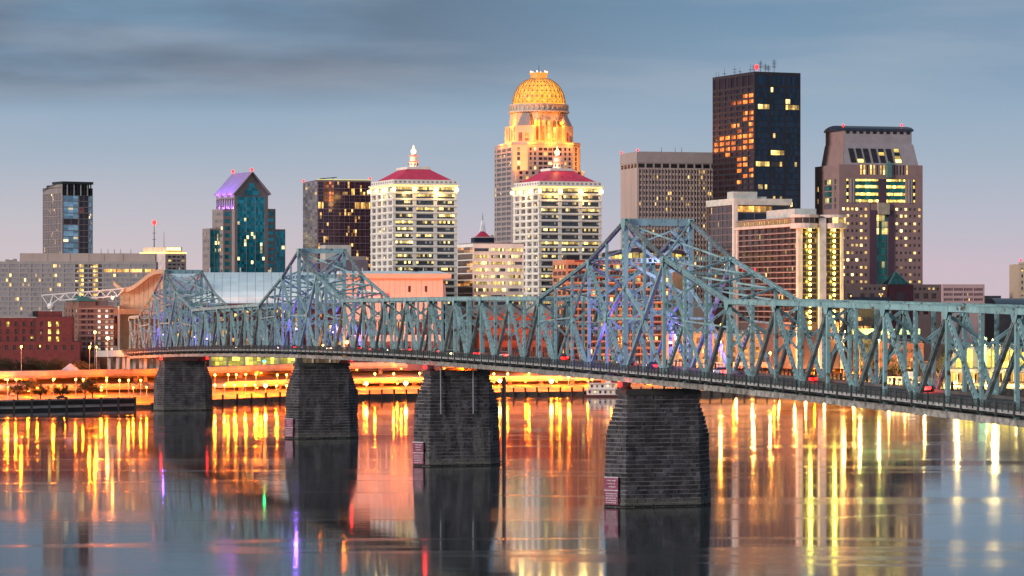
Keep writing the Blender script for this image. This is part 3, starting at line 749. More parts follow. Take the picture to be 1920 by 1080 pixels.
PIERS = [(0, 'nearest dark stone pier, under the tallest tower, magenta notice at its left foot', True, True, False),
         (156, 'stone pier with two hanging drain pipes and no truss tower above it', True, True, True),
         (312, 'stone pier under the middle truss tower, second of the piers from the left', False, True, False),
         (552, 'farthest stone pier at left, red lamps on both top corners', False, False, False)]
for s, lab, single, sg, pp in PIERS:
    ro, ht = pier(s, lab, single, sg, None, pp)
    for x in (-8.9, 8.9) if s in (552,) else (-8.9,) if s in (0, 156) else (8.9,):
        lt = thing('navigation_light', 'red navigation lamp glowing on the %s top corner of the %s' % ('left' if x < 0 else 'right', {552: 'farthest pier', 312: 'pier under the middle tower', 156: 'pier with drain pipes', 0: 'nearest pier'}[s]), 'lamp', ro.matrix_world @ Vector((0, 0, 0)))
        P0 = BP(s, -x, ht + .25) - U2 * 2.2; lt.location = P0
        MB().tube((0, 0, 0), (0, 0, .7), .12).build('stem', M_teal_d, lt); MB().lathe([(.1, .6), (.45, .8), (.5, 1.2), (.3, 1.6)], 10).build('lens', red_glow, lt)
        point('glow', (0, -1.0, 1.2), (1, .03, .03), 90, lt)
for px, lab in ((511, 'left of the middle pier'), (607, 'beside the middle pier')):
    p = at(px, 667, 960 if px == 511 else 915); 
    lt = thing('channel_light', 'green channel lamp hanging under the bridge deck ' + lab, 'lamp', (p.x, p.y, 0))
    s_ = (p - O2).dot(U2); zz = zt(s_) - HB - .7; q = BP(s_, 6.9, zz); lt.location = q
    MB().tube((0, 0, 0.3), (0, 0, -.8), .1).build('stem', M_teal_d, lt); MB().lathe([(.1, -1.6), (.45, -1.3), (.45, -1.0), (.1, -.8)], 10).build('lens', grn_glow, lt)
# a lone steel pile in the water
p = at(945, 868, 771)
pl_ = thing('river_gauge_pile', 'tall thin grey steel pile standing in the water beside the pier', 'pile', (p.x, p.y, 0))
MB().lathe([(.5, -1.5), (.5, 21.5), (.38, 21.8), (.38, 22.2)], 12).build('pile', mat('pile steel', (.16, .15, .15), .7, var=.4, streak=True), pl_)
MB().box(-1.6, -.4, -.5, .5, .3, .55).build('float_collar', M_dark, pl_)

# ------------------------------------------------------------------ the city
pick = lambda *w: random.choices([x[0] for x in w], [x[1] for x in w])[0]
M_white = mat('white stucco', (0.80, 0.75, 0.68), 0.8, var=0.10, scale=0.2, streak=True)
M_cream = mat('cream concrete', (0.52, 0.46, 0.40), 0.85, var=0.12, scale=0.2, streak=True)
M_beige = mat('pink beige concrete', (0.44, 0.34, 0.31), 0.85, var=0.10, scale=0.2, streak=True)
M_taupe = mat('taupe stone', (0.30, 0.25, 0.24), 0.8, var=0.12, scale=0.2)
M_redroof = mat('crimson metal roof', (0.66, 0.035, 0.10), 0.5, var=0.15)
M_blk = mat('black metal', (0.012, 0.013, 0.018), 0.4, var=0.2)
M_roofg = mat('roof gravel', (0.16, 0.15, 0.15), 0.95)
G_lamp = glow('warm lamp glass', (1.0, 0.62, 0.18), 9.0)
G_strip = glow('warm cornice light', (1.0, 0.60, 0.13), 3.0)
G_yel = glow('yellow wall lamp', (0.95, 0.80, 0.10), 8.0)
G_red = glow('red aviation lamp', (1.0, 0.012, 0.012), 4.0)
def beacon(b, x, y, z, sz=.8, m=None):
    MB().lathe([(.3*sz, 0), (.3*sz, .5*sz), (.7*sz, .7*sz), (.7*sz, 1.5*sz), (.2*sz, 1.9*sz)], 8, (x, y, z)).build('beacon', m or G_red, b.root)
def mast(b, x, y, z, h, arms=0, r_=.16):
    mb = MB().tube((x, y, z), (x, y, z + h), r_, r_ * .5, 6)
    for i in range(arms):
        zz = z + h * (.35 + .55 * i / max(arms, 1)); mb.beam((x - 1.3, y, zz), (x + 1.3, y, zz), .16, .16); mb.beam((x, y - 1.0, zz + .2), (x, y + 1.0, zz + .2), .12, .12)
    mb.build('antenna', M_blk, b.root)

# -- glass hotel tower with sloping crown, far left
b = B('glass_tower', 'slim tower with ribbed brown side and blue glass front above the long grey slab', 'tower', 80, 117, 174, 1500, 32)
w_rib = win('ribbed dark glazing', (.09, .07, .08), 3, 3, .02, mull=.3, frame=(.22, .17, .17))
w_blue = win('sky blue glazing', (.32, .58, .74), 3, 2, .03, mull=.06, frame=(.35, .4, .45), metal=.35, blind=.0)
w_balc = win('dark balcony glazing', (.03, .02, .03), 2, 1, .10, lcol=(1, .25, .2), es=.6, mull=.12, frame=(.2, .14, .16))
zT = b.z(340); zT2 = b.z(362) + 3
yl = b.l
b.tile('L', 0, yl, 0, b.z(352), op(1.2, yl - .4, 7, .86), op(b.z(520), b.z(362), 11, .93), w_rib, .3)
b.tile('F', 0, b.w, 0, b.z(366), [(.6, b.w*.52), (b.w*.55, b.w*.86), (b.w*.88, b.w - .3)], op(b.z(520), b.z(366), 14, .9), lambda i, j: w_balc if i == 1 or (i == 0 and j == 9) else w_blue, .5)
b.mb.quad((0, 0, b.z(352)), (0, yl, b.z(352)), (0, yl, zT2 - 2), (0, 0, zT))
b.shell(0, b.z(352))
b.done(mat('brown grey cladding', (.26, .22, .22), .7))
b.part('crown_slab', M_blk, -.2, b.w + .2, -.2, yl * .5, b.z(345), zT)
for i in range(9): b.part('crown_post', M_conc2 if i % 2 else M_blk, b.w * (i + .5) / 9 - .25, b.w * (i + .5) / 9 + .25, 0.1, .7, b.z(366), b.z(345))
b.part('crown_core', M_blk, .8, b.w - .8, 2.5, yl - 3, b.z(366), b.z(345) - .1)
MB().prism([(0, .5), (.5, .5), (.5, yl), (0, yl)], b.z(352), b.z(352) + .4).build('side_coping', M_blk, b.root)

# -- long grey slab hotel
b = B('slab_hotel', 'long grey slab block with rows of ribbon windows at the left edge', 'building', -30, -25, 292, 1420, 4)
b.l = 24
w_slab = win('grey ribbon glazing', (.22, .21, .23), 5, 1, .02, mull=.08, frame=(.30, .27, .27), blind=.45, bcol=(.30, .28, .29), es=1.8, lcol=(1, .5, .1))
w_stair = win('lit stair glazing', (.3, .2, .1), 2, 2, 1.0, mull=.12, es=2.0, lcol=(1, .55, .1))
w_dk = win('dark bay glazing', (.05, .04, .06), 2, 2, .03, mull=.12, frame=(.2, .17, .17))
w_rest = win('restaurant glazing', (.3, .2, .1), 6, 1, .95, mull=.1, es=2.2, lcol=(1, .42, .07))
fl = floors(b, 494, 690, 22, .66)
X = b.ux
cols = [(X(-25 + 20.5 * i) + .4, X(-25 + 20.5 * (i + 1)) - .4) for i in range(8)]
cols += [(X(141), X(147)), (X(148.5), X(156.5)), (X(158), X(164.5)), (X(166), X(173)), (X(174.5), X(183)), (X(184.5), X(191))]
cols += [(X(193.5 + 24.5 * i) + .3, X(193.5 + 24.5 * (i + 1)) - .3) for i in range(4)]
cols = [(round(a, 3), round(c, 3)) for a, c in cols]
def wsel(i, j):
    if i in (9, 12): return w_stair
    if 8 <= i <= 13: return w_dk
    if i >= 14 and j == 20: return w_rest
    return w_slab
b.tile('F', 0, b.w, 0, b.z(490), cols, fl, wsel, .35, tilt=.01)
b.shell(0, b.z(490), left=True); b.done(mat('grey slab concrete', (.34, .30, .29), .85, var=.1, streak=True))
b.part('roof_storey', M_beige, X(36), b.w - .5, 3, 20, b.z(490) - .02, b.z(474.5))
for px in (88, 130, 165, 194, 230): b.part('roof_joint', M_taupe, X(px), X(px) + .25, 2.9, 3.05, b.z(489.5), b.z(475))
for px in (8, 14, 22): b.part('roof_plant', M_taupe, X(px), X(px + 6), 5, 9, b.z(490), b.z(483 + (px % 5)))
for px in (188, 201, 213, 225, 244): mast(b, X(px), 6, b.z(474.6), 2.2)

# -- small white block with glowing crown and mast
b = B('lit_crown_block', 'small pink white block with glowing roof crown and thin masts behind the slab', 'building', 262, 310, 349, 1700, 38)
w_sm = win('small dark windows', (.08, .07, .08), 4, 1, .03, mull=.35, frame=(.55, .45, .43))
b.tile('F', 0, b.w, 0, b.z(474), [(1, b.w - 1)], op(b.z(514), b.z(478), 5, .5), w_sm, .3)
b.shell(0, b.z(474), left=True); b.done(mat('pink stucco', (.58, .47, .45), .8))
b.part('crown', mat('crown stucco', (.7, .55, .4), .8), 1, b.w - 2, 1, b.l - 2, b.z(474), b.z(463))
b.part('crown_light', G_strip, -.2, b.w, -.25, .15, b.z(475), b.z(473))
b.part('crown_light', G_strip, -.25, .15, .2, b.l, b.z(475), b.z(473))
for i in range(5): MB().box(1.5 + i * (b.w - 4) / 5, .7 + (i + 1) * (b.w - 4) / 5, .7, 1.0, b.z(469), b.z(464)).build('crown_lamp', glow('crown flood', (1, .75, .35), 2.5), b.root)
mast(b, 2, b.l * .55, b.z(463), 13, 2, .3); mast(b, 6, b.l * .4, b.z(463), 9); beacon(b, 2, b.l * .55, b.z(463) + 12.5, 1.6)

# -- teal glass tower with a lit purple gable roof
b = B('gable_tower', 'teal glass tower with stepped wings and a purple lit gable roof', 'tower', 405.6, 440, 502.6, 1650, 30)
M_gt = mat('rosy granite', (.27, .22, .215), .75, var=.1)
w_teal = win('teal glazing', (.02, .28, .36), 4, 2, .035, mull=.05, frame=(.01, .12, .16), metal=.45, rough=.15, es=1.8, lcol=(1, .72, .25))
w_teal1 = win('teal glazing narrow', (.02, .28, .36), 2, 1, .03, mull=.07, frame=(.01, .12, .16), metal=.45, rough=.15, lcol=(1, .72, .25))
w_grey = win('grey side glazing', (.16, .14, .15), 5, 1, .02, mull=.2, frame=(.27, .22, .21))
zE = b.z(360); zA = b.z(321.5); ww, ll = b.w, b.l
b.tile('F', 0, ww, 0, b.z(368), op(ww * .08, ww * .9, 3, .97), op(b.z(515), b.z(368), 11, .97), w_teal, .3)
M = b.mb
M.quad((0, 0, b.z(368)), (ww, 0, b.z(368)), (ww, 0, zE), (0, 0, zE)); M.quad((0, 0, zE), (ww, 0, zE), (ww / 2, 0, zA - 1.0))
b.tile('L', 0, ll, 0, b.z(391) , [], [], w_teal); M.quad((0, 0, b.z(372)), (0, ll, b.z(372)), (0, ll, zE), (0, 0, zE))
b.shell(0, zE, roof=False); M.quad((0, ll, zE), (ww, ll, zE), (ww / 2, ll, zA - 1))
# gable eye
for i, (f0, f1, r0, r1) in enumerate(((.3, .72, 366, 357), (.36, .66, 357, 352), (.43, .59, 352, 343))):
    MB().box(ww * f0, ww * f1, -.12, .2, b.z(r0) + .05, b.z(r1)).build('gable_window', w_teal1, b.root)
M_purp = mat('violet lit roof metal', (.42, .34, .62), .55, var=.1, emit=(.22, .06, .75), es=.35)
rf = MB(); th = .7
for x0, x1 in ((-1.0, ww / 2), (ww + 1.0, ww / 2)):
    z0 = zE - .8
    rf.quad((x0, -1, z0), (x1, -1, zA), (x1, ll + 1, zA), (x0, ll + 1, z0)); rf.quad((x0, -1, z0 - th), (x1, -1, zA - th), (x1, ll + 1, zA - th), (x0, ll + 1, z0 - th))
    rf.quad((x0, -1, z0), (x1, -1, zA), (x1, -1, zA - th), (x0, -1, z0 - th)); rf.quad((x0, -1, z0), (x0, ll + 1, z0), (x0, ll + 1, z0 - th), (x0, -1, z0 - th))
rfo = rf.build('roof', mat('gable roof metal', (.30, .24, .42), .5, var=.1), b.root, weld=True)
for x1, x0 in ((ww / 2, -1.0), (ww / 2, ww + 1.0)):
    MB().beam((x0, -1.25, zE - 1.0), (x1, -1.25, zA - .1), .5, 1.1, (0, 1, 0)).build('barge_board', M_gt, rfo)
# side colonnade, washed purple by lamps
for i in range(8): b.part('colonnade_pier', M_gt, .0, .8, ll * (i + .1) / 8, ll * (i + .1) / 8 + .9, b.z(391), b.z(372))
b.part('colonnade_wall', mat('pale colonnade wall', (.5, .45, .6), .7), 1.6, 2.0, .5, ll, b.z(391), b.z(372))
for i in range(4): point('purple_flood', (.95, ll * (i + .5) / 4, b.z(390)), (.35, .1, 1), 900, b.root)
for i in range(3): spot('purple_flood', (-7, ll * (i + .5) / 3, b.z(366)), (ww * .25, ll * (i + .5) / 3, b.z(345)), (.4, .12, 1), 7000, b.root, 80)
beacon(b, ww / 2, -.5, zA, 1.1); beacon(b, ww / 2, ll, zA, 1.1)
b.done(M_gt)
def wing(x0, x1, y0, y1, rt, mw, side):
    q = MB(); zt_ = b.z(rt)
    b.tile('F', x0, x1, 0, zt_, [(x0 + (x1 - x0) * .2, x1 - (x1 - x0) * .15)] if mw is w_teal1 else op(x0 + .2, x1 - .2, 2, .95), op(b.z(515), b.z(rt + 3), max(2, int((515 - rt) / 12.5)), .55 if mw is w_teal1 else .96), mw, .3, off=y0, mb=q)
    b.shell(0, zt_, x0, x1, y0, y1, mb=q)
    if side: b.tile('L', y0, y1, 0, zt_, [(y0 + 1, y1 - 1)], op(b.z(515), b.z(rt + 3), max(2, int((515 - rt) / 12.5)), .45), w_grey, .25, off=x0, mb=q)
    q.build('wing', M_gt, b.root, weld=True)
wing(-5.2, -.02, 3.8, 18.5, 391.5, w_teal1, True); wing(-11.2, -5.22, 8.3, 18.4, 428, w_teal, True)
wing(ww + .02, ww + 6.4, 3.8, 18.5, 390, w_teal1, False); wing(ww + 6.42, ww + 14.6, 8.3, 18.4, 428, w_teal, False)

# -- brown mirrored tower
b = B('bronze_tower', 'dark bronze glass tower with pale grey side left of the red roofed towers', 'tower', 568, 594.7, 695.5, 1550, 15)
w_br = win('bronze glazing', (.045, .02, .035), 3, 2, .10, mull=.07, frame=(.22, .15, .19), metal=.3, rough=.1, es=1.3, lcol=(1, .5, .1))
w_brl = win('bronze lit glazing', (.045, .02, .035), 4, 1, .9, mull=.1, frame=(.15, .1, .1), es=1.3, lcol=(1, .48, .08))
w_bo = win('bronze painted sunrise reflection', (.30, .10, .05), 2, 2, .35, mull=.2, frame=(.1, .05, .06), es=.7, lcol=(1, .3, .08), metal=.4)  # sunrise reflection painted into the tint and emission
w_brs = win('pale mirrored side glazing', (.30, .26, .27), 2, 2, .03, mull=.06, frame=(.2, .17, .18), metal=.2)
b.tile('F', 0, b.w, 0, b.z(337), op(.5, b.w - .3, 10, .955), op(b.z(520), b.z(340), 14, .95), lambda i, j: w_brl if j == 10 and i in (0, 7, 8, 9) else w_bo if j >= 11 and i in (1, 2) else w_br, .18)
b.tile('L', 0, b.l, 0, b.z(337), op(.3, b.l - .3, 3, .96), op(b.z(520), b.z(340), 14, .95), w_brs, .15)
b.shell(0, b.z(337)); b.done(mat('bronze mullion', (.24, .17, .20), .5, metal=.2))
MB().box(-.1, b.w, -.12, .1, b.z(337), b.z(336)).build('roof_edge_light', glow('green yellow edge', (.8, .75, .15), .9), b.root)
MB().beam((3, 8, b.z(334)), (12, 8, b.z(331)), .4, .4).beam((5, 8, b.z(337)), (5, 8, b.z(332)), .3, .3).beam((10, 8, b.z(337)), (10, 8, b.z(332)), .3, .3).build('roof_gantry', M_blk, b.root)
beacon(b, .3, b.l - .5, b.z(337)); beacon(b, b.w - .3, .5, b.z(337))
# white roof house and flat block in front of it
bb = B('rooftop_block', 'low block with white roof box peeping over the middle bridge tower', 'building', 600, 612, 690, 1440, 16)
bb.shell(0, bb.z(487), front=True, left=True); bb.done(mat('dark low block', (.16, .12, .15), .7)); bb.part('roof_box', M_conc2, bb.ux(612), bb.ux(660), 2, 14, bb.z(487), bb.z(459))
bb.part('roof_deck', M_taupe, bb.ux(660), bb.ux(689), 2, 14, bb.z(487), bb.z(480))

# -- twin white towers with crimson roofs
w_rb = win('ribbon glazing', (.05, .07, .09), 8, 1, .26, mull=.12, frame=(.08, .09, .1), es=1.7, lcol=(1, .66, .18), blind=.12)
w_rbl = win('ribbon glazing mostly lit', (.10, .09, .07), 8, 1, .85, mull=.12, frame=(.1, .1, .08), es=1.8, lcol=(1, .64, .15))
w_sd = win('side room glazing', (.13, .12, .12), 3, 2, .08, mull=.12, frame=(.25, .22, .2), es=1.4, blind=.2)
w_sp = mat('blue grey spandrel', (.055, .07, .085), .35, var=.15)
def white_tower(name, label, pl, pc, pr, rtop, d, phi, lant):
    b = B(name, label, 'tower', pl, pc, pr, d, phi, group='white towers with crimson roofs')
    rb = 575; nf = int(round((rb - rtop) / 12.75)); fl = floors(b, rtop + 2, rb, nf, .60); fl = [(round(a - .1, 3), round(c, 3)) for a, c in fl]
    bays = op(b.w * .012, b.w * .985, 3, .83)
    litrow = {random.randrange(nf) for _ in range(nf // 3)} | {nf - 2}
    b.tile('F', 0, b.w, 0, b.z(rtop), bays, fl, lambda i, j: w_rbl if j in litrow and random.random() < .8 or j == nf - 1 else w_rb, .7)
    b.tile('L', 0, b.l, 0, b.z(rtop), op(b.l * .01, b.l * .98, 4, .72), fl, lambda i, j: w_rbl if j == nf - 1 and i % 2 else w_sd, .7)
    b.shell(0, b.z(rtop)); b.done(M_white)
    for (x0, x1) in bays:
        for (a, c) in fl: b.part('spandrel', w_sp, x0, x1, .22, .3, a + .02, a + (c - a) * .42)
    for (a, c) in fl:      # projecting floor edges
        mb = MB(); mb.box(-.35, b.w + .35, -.35, .0, c + .35, c + .75); mb.box(-.35, 0, 0, b.l, c + .35, c + .75); mb.build('floor_edge', M_white, b.root)
    z0 = b.z(rtop)
    MB().prism([(-1, -1), (b.w + 1, -1), (b.w + 1, b.l + 1), (-1, b.l + 1)], z0, z0 + .5).build('cornice', M_white, b.root)
    MB().prism([(.3, .3), (b.w - .3, .3), (b.w - .3, b.l - .3), (.3, b.l - .3)], z0 + .5, z0 + 2.6).build('parapet', M_white, b.root)
    for i in range(14): b.part('parapet_slot', M_taupe, b.w * (i + .4) / 14, b.w * (i + .8) / 14, .2, .32, z0 + 1.0, z0 + 1.9)
    for i in range(10): b.part('parapet_slot', M_taupe, .2, .32, b.l * (i + .3) / 10, b.l * (i + .75) / 10, z0 + 1.0, z0 + 1.9)
    for x in (b.w * .005, b.w * .335, b.w * .667, b.w * .99): MB().lathe([(.2, 0), (.9, .4), (.9, 1.4), (.2, 1.8)], 8, (x, -.8, z0 - 3.2)).build('cornice_lamp', G_lamp, b.root)
    for y in (b.l * .3, b.l * .65, b.l): MB().lathe([(.2, 0), (.9, .4), (.9, 1.4), (.2, 1.8)], 8, (-.8, y, z0 - 3.2)).build('cornice_lamp', G_lamp, b.root)
    b.part('cornice_strip', G_strip, 0, b.w, -.5, -.38, z0 - .5, z0 - .2); b.part('cornice_strip', G_strip, -.5, -.38, 0, b.l, z0 - .5, z0 - .2)
    for x, y in ((b.w * .2, -2.2), (b.w * .7, -2.2), (-2.2, b.l * .5)): point('cornice_flood', (x, y, z0 - 5), (1, .6, .18), 800, b.root, 1.0)
    # hipped roof with flat top
    i0, i1 = 2.2, 9.5; zr = z0 + 2.7; zt_ = zr + 5.6
    P = lambda i: [(i, i), (b.w - i, i), (b.w - i, b.l - i), (i, b.l - i)]
    i1 = min(b.w, b.l) * .33
    MB().prism(P(i0), zr, zt_, P(i1)).build('roof', M_redroof, b.root)
    for px, py in ((.44, .14), (.62, .14)):
        MB().lathe([(.05, 0), (.9, .15), (.9, .5), (.05, .7)], 8, (b.w * px, b.l * .2, zr + 2.2)).build('roof_vent', M_redroof, b.root)
    b.part('roof_curb', M_white, i1 - .6, b.w - i1 + .6, i1 - .6, b.l - i1 + .6, zt_ - .1, zt_ + 1.2)
    cx, cy = b.w / 2, b.l / 2; zz = zt_ + 1.2
    la = MB().lathe([(2.3, 0), (2.3, 2.6), (2.7, 2.7), (2.7, 3.1), (1.9, 3.2), (1.9, 5.6), (2.4, 5.7), (2.4, 6.1), (1.2, 6.2), (1.2, 6.9)], 12, (cx, cy, zz)).build('lantern', M_white, b.root)
    MB().lathe([(2.75, 0), (2.75, .5)], 12, (cx, cy, zz + 2.65)).build('lantern_ring', glow('red ring', (1, .12, .05), 1.2), la)
    MB().lathe([(2.45, 0), (2.45, .5)], 12, (cx, cy, zz + 5.65)).build('lantern_ring', glow('red ring', (1, .12, .05), 1.2), la)
    MB().lathe([(.8, 0), (1.3, .6), (1.3, 1.8), (.5, 2.6), (.1, 4.4)], 10, (cx, cy, zz + 6.9)).build('lantern_lamp', glow('lantern flame', (1, .5, .16), 4), la)
    for k in range(8):
        a = 2 * pi * k / 8; MB().box(-.28, .28, -.1, .1, 0, 1.1).build('lantern_opening', M_blk, la).matrix_local = Matrix.Translation((cx + 2.3 * cos(a), cy + 2.3 * sin(a), zz + 1)) @ Matrix.Rotation(a + pi / 2, 4, 'Z')
    point('lantern_flood', (cx - 2, cy - 6, zt_ + 3.5), (1, .45, .12), 700, b.root, .5)
white_tower('white_tower', 'white tower with crimson hip roof, standing alone left of the domed tower', 695, 737, 857, 346, 1480, 19, True)
white_tower('white_tower', 'white tower with crimson hip roof standing in front of the domed tower', 962.6, 1010.5, 1128, 349, 1470, 22, True)

# -- white office block with brown glass side, and the small spired roof behind it
b = B('white_office', 'mid height white office block with lit ribbon windows between the two crimson roofed towers', 'building', 857.8, 886.5, 982, 1400, 16)
w_bz = win('amber brown glazing', (.11, .055, .035), 5, 2, .22, mull=.07, frame=(.07, .05, .04), es=.8, lcol=(1, .38, .06), metal=.15)
fl = floors(b, 462, 575, 9, .48)
b.tile('F', 0, b.w, 0, b.z(457), op(.2, b.w - .1, 3, .86), fl, lambda i, j: w_rbl if random.random() < .55 else w_rb, .5)
b.tile('L', 0, b.l, 0, b.z(457), [(.3, b.l - .3)], floors(b, 462, 575, 9, .86), w_bz, .2)
b.shell(0, b.z(457)); b.done(M_white)
b.part('parapet', M_taupe, .3, b.w - .3, .3, b.l - .3, b.z(457), b.z(455))
for a, c in fl: b.part('sill_course', M_white, -.15, b.w + .15, -.25, -.0, a - .5, a - .05)
b = B('spired_roof_building', 'dark block with small crimson pyramid roof and needle spire behind the white office', 'building', 883, 890, 927, 1560, 16)
b.shell(0, b.z(444), front=True, left=True); b.done(mat('navy cladding', (.02, .03, .07), .5))
b.part('parapet', M_white, -.3, b.w + .3, -.3, b.l + .3, b.z(445.5), b.z(444)); cx, cy = b.w / 2, b.l / 2
MB().prism([(1.8, 1), (b.w - 1.8, 1), (b.w - 1.8, b.l - 1), (1.8, b.l - 1)], b.z(444), b.z(433.5), [(cx - .8, cy - .8), (cx + .8, cy - .8), (cx + .8, cy + .8), (cx - .8, cy + .8)]).build('roof', M_redroof, b.root)
mb = MB()
for k in range(6):
    a = 2 * pi * k / 6; mb.tube((cx + 1.4 * cos(a), cy + 1.4 * sin(a), b.z(434)), (cx + .4 * cos(a), cy + .4 * sin(a), b.z(413)), .22, .15, 5)
mb.tube((cx, cy, b.z(420)), (cx, cy, b.z(398)), .45, .06, 6); mb.build('spire', mat('pale metal', (.4, .42, .45), .4, metal=.5), b.root)
MB().lathe([(.8, 0), (.8, 1)], 8, (b.w * .9, .8, b.z(444))).build('roof_dish', M_conc2, b.root)

# -- domed tower
b = B('domed_tower', 'tallest pale granite tower with a glowing golden lattice dome', 'tower', 927, 968, 1095, 1754, 18)
M_gran = mat('rose grey granite', (.36, .30, .29), .75, var=.1, scale=.2)
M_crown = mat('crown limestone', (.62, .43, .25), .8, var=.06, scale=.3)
w_dm = win('domed tower glazing', (.05, .045, .06), 3, 2, .05, mull=.14, frame=(.2, .17, .17), es=1.5)
w_dm1 = win('domed tower single glazing', (.045, .04, .055), 1, 1, .12, mull=.1, frame=(.2, .17, .17), es=1.5)
ww, ll = b.w, b.l; zs = b.z(268); zc = b.z(319); c = 7.0
b.tile('F', c, ww - c, zc, zs, [(c + 1.3, c + 2.6), (c + 4, c + 5.3)] + op(c + 6.6, ww - c - 6.6, 5, .84) + [(ww - c - 5.3, ww - c - 4), (ww - c - 2.6, ww - c - 1.3)], op(zc, zs - 2, 5, .62), lambda i, j: w_dm1, .45)
b.tile('F', 0, ww, 0, zc, op(1, c + 5.5, 3, .5) + op(c + 6.6, ww - c - 6.6, 5, .84) + op(ww - c - 5.5, ww - 1, 3, .5), op(b.z(470), zc, 16, .62), lambda i, j: w_dm if 3 <= i <= 7 else w_dm1, .45)
b.tile('L', c, ll, zc, zs, op(c + 2.5, ll - 4, 3, .86) + [(ll - 3, ll - 1)], op(zc, zs - 2, 5, .62), w_dm, .45)
b.tile('L', 0, ll, 0, zc, [(1, 2.4), (3.4, 4.8)] + op(c + 2.5, ll - 4, 3, .86) + [(ll - 3, ll - 1)], op(b.z(470), zc, 16, .62), lambda i, j: w_dm if 2 <= i <= 4 else w_dm1, .45)
M = b.mb
poly = lambda i=0, cc=c: [(cc + i, i), (ww - cc - i, i), (ww - i, cc + i), (ww - i, ll - cc - i), (ww - cc - i, ll - i), (cc + i, ll - i), (i, ll - cc - i), (i, cc + i)]
p8 = poly()
for k in (1, 2, 3, 4): M.quad((*p8[k], zc), (*p8[k+1], zc), (*p8[k+1], zs), (*p8[k], zs))
M.quad((0, ll, 0), (ww, ll, 0), (ww, ll, zs), (0, ll, zs)); M.quad((ww, 0, 0), (ww, ll, 0), (ww, ll, zc), (ww, 0, zc)); M.quad((0, 0, zc), (ww, 0, zc), (ww, ll, zc), (0, ll, zc))
b.done(M_gran)
# chamfer faces in the lit stone
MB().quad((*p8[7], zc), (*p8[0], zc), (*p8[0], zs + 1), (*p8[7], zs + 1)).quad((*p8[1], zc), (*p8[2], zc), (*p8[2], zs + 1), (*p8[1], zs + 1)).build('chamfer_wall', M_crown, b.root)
for j in range(5):
    zz = zc + (zs - 2 - zc) * (j + .25) / 5
    for q, r_ in ((p8[7], p8[0]), (p8[1], p8[2])):
        v0, v1 = Vector((*q, zz)), Vector((*r_, zz)); m0, m1 = v0.lerp(v1, .3), v0.lerp(v1, .5)
        MB().beam(m0 + Vector((0, 0, .8)), m1 + Vector((0, 0, .8)), .3, 2.2).build('window', w_dm1, b.root)
MB().prism(poly(-.3), zs - .6, zs + .6).build('setback_cornice', M_gran, b.root)
z1, z2, z3, z4 = b.z(233), b.z(206), b.z(191.5), b.z(140)
# lower crown tier with tall openings
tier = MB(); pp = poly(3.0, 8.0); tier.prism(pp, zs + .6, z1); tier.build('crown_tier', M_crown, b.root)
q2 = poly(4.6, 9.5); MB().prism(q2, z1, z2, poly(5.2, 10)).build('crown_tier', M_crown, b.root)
G_op = win('lit crown opening', (.25, .08, .02), 1, 3, .75, mull=.06, frame=(.2, .1, .04), es=1.5, lcol=(1, .45, .06))
for k in range(5):
    x = ww * (.33 + .085 * k); MB().box(x - .75, x + .75, 2.85, 3.2, zs + 2.2, z1 + 3.0).build('crown_opening', G_op, b.root)
    MB().box(x + .95, x + 1.5, 2.3, 2.98, zs + .6, z1 + 3.4).build('crown_fin', M_crown, b.root)
MB().box(ww * .33 - 1.55, ww * .33 - 1.0, 2.3, 2.98, zs + .6, z1 + 3.4).build('crown_fin', M_crown, b.root)
for k in range(4):
    y = ll * (.30 + .11 * k); MB().box(2.85, 3.2, y - .6, y + .6, zs + 2.2, z1 - 1).build('crown_opening', G_op, b.root)
for q, r_ in ((pp[7], pp[0]), (pp[1], pp[2])):
    v0, v1 = Vector((*q, 0)), Vector((*r_, 0))
    for f in (.3, .68):
        m0, m1 = v0.lerp(v1, f - .1), v0.lerp(v1, f + .1); o_ = Vector((-.1 if q is pp[7] else .1, -.1, 0))
        MB().beam(m0 + o_ + Vector((0, 0, zs + 4.2)), m1 + o_ + Vector((0, 0, zs + 4.2)), .3, 5.0).build('crown_opening', G_op, b.root)
# corner hoods
for q, r_, i in ((pp[7], pp[0], 0), (pp[1], pp[2], 1)):
    v0, v1 = Vector((*q, 0)), Vector((*r_, 0)); cc = Vector((ww / 2, ll / 2, 0)); inn = (cc - (v0 + v1) / 2).normalized()
    a0, a1 = v0.lerp(v1, .12), v0.lerp(v1, .88); b0, b1 = v0.lerp(v1, .3) + inn * 2.8, v0.lerp(v1, .7) + inn * 2.8
    Z = Vector((0, 0, 1)); mb = MB(); i0 = 0
    mb.v += [tuple(x) for x in (a0 + Z * (z1 + .1), a1 + Z * (z1 + .1), b1 + inn * 2 + Z * (z1 + .1), b0 + inn * 2 + Z * (z1 + .1), b0 + Z * (z2 - 1), b1 + Z * (z2 - 1), b1 + inn * 2 + Z * (z2 - 1), b0 + inn * 2 + Z * (z2 - 1))]
    mb.f += [(0, 1, 5, 4), (0, 4, 7, 3), (1, 2, 6, 5), (4, 5, 6, 7), (3, 7, 6, 2)]
    mb.build('corner_hood', mat('slate hood', (.26, .22, .22), .6, var=.2, scale=1.5), b.root)
cx, cy = ww / 2, ll / 2; R = 15.9
dz_ = Vector((cx, cy, 0))
MB().lathe([(18.2, z2 - .3), (18.2, z2 + .5), (17.3, z2 + .6), (17.3, z3 - 1.0), (17.8, z3 - .9), (17.8, z3)], 48, (cx, cy, 0)).build('drum', mat('drum stone', (.5, .42, .36), .8), b.root)
for k in range(36):
    a = 2 * pi * k / 36
    if sin(a - radians(-18)) < .35: inst('drum_pilaster', unit(M_crown, 'pilaster'), b.root, (cx + 17.45 * cos(a), cy + 17.45 * sin(a), (z2 + z3) / 2), (0, 0, a), (.5, .9, z3 - z2 - 2.2))
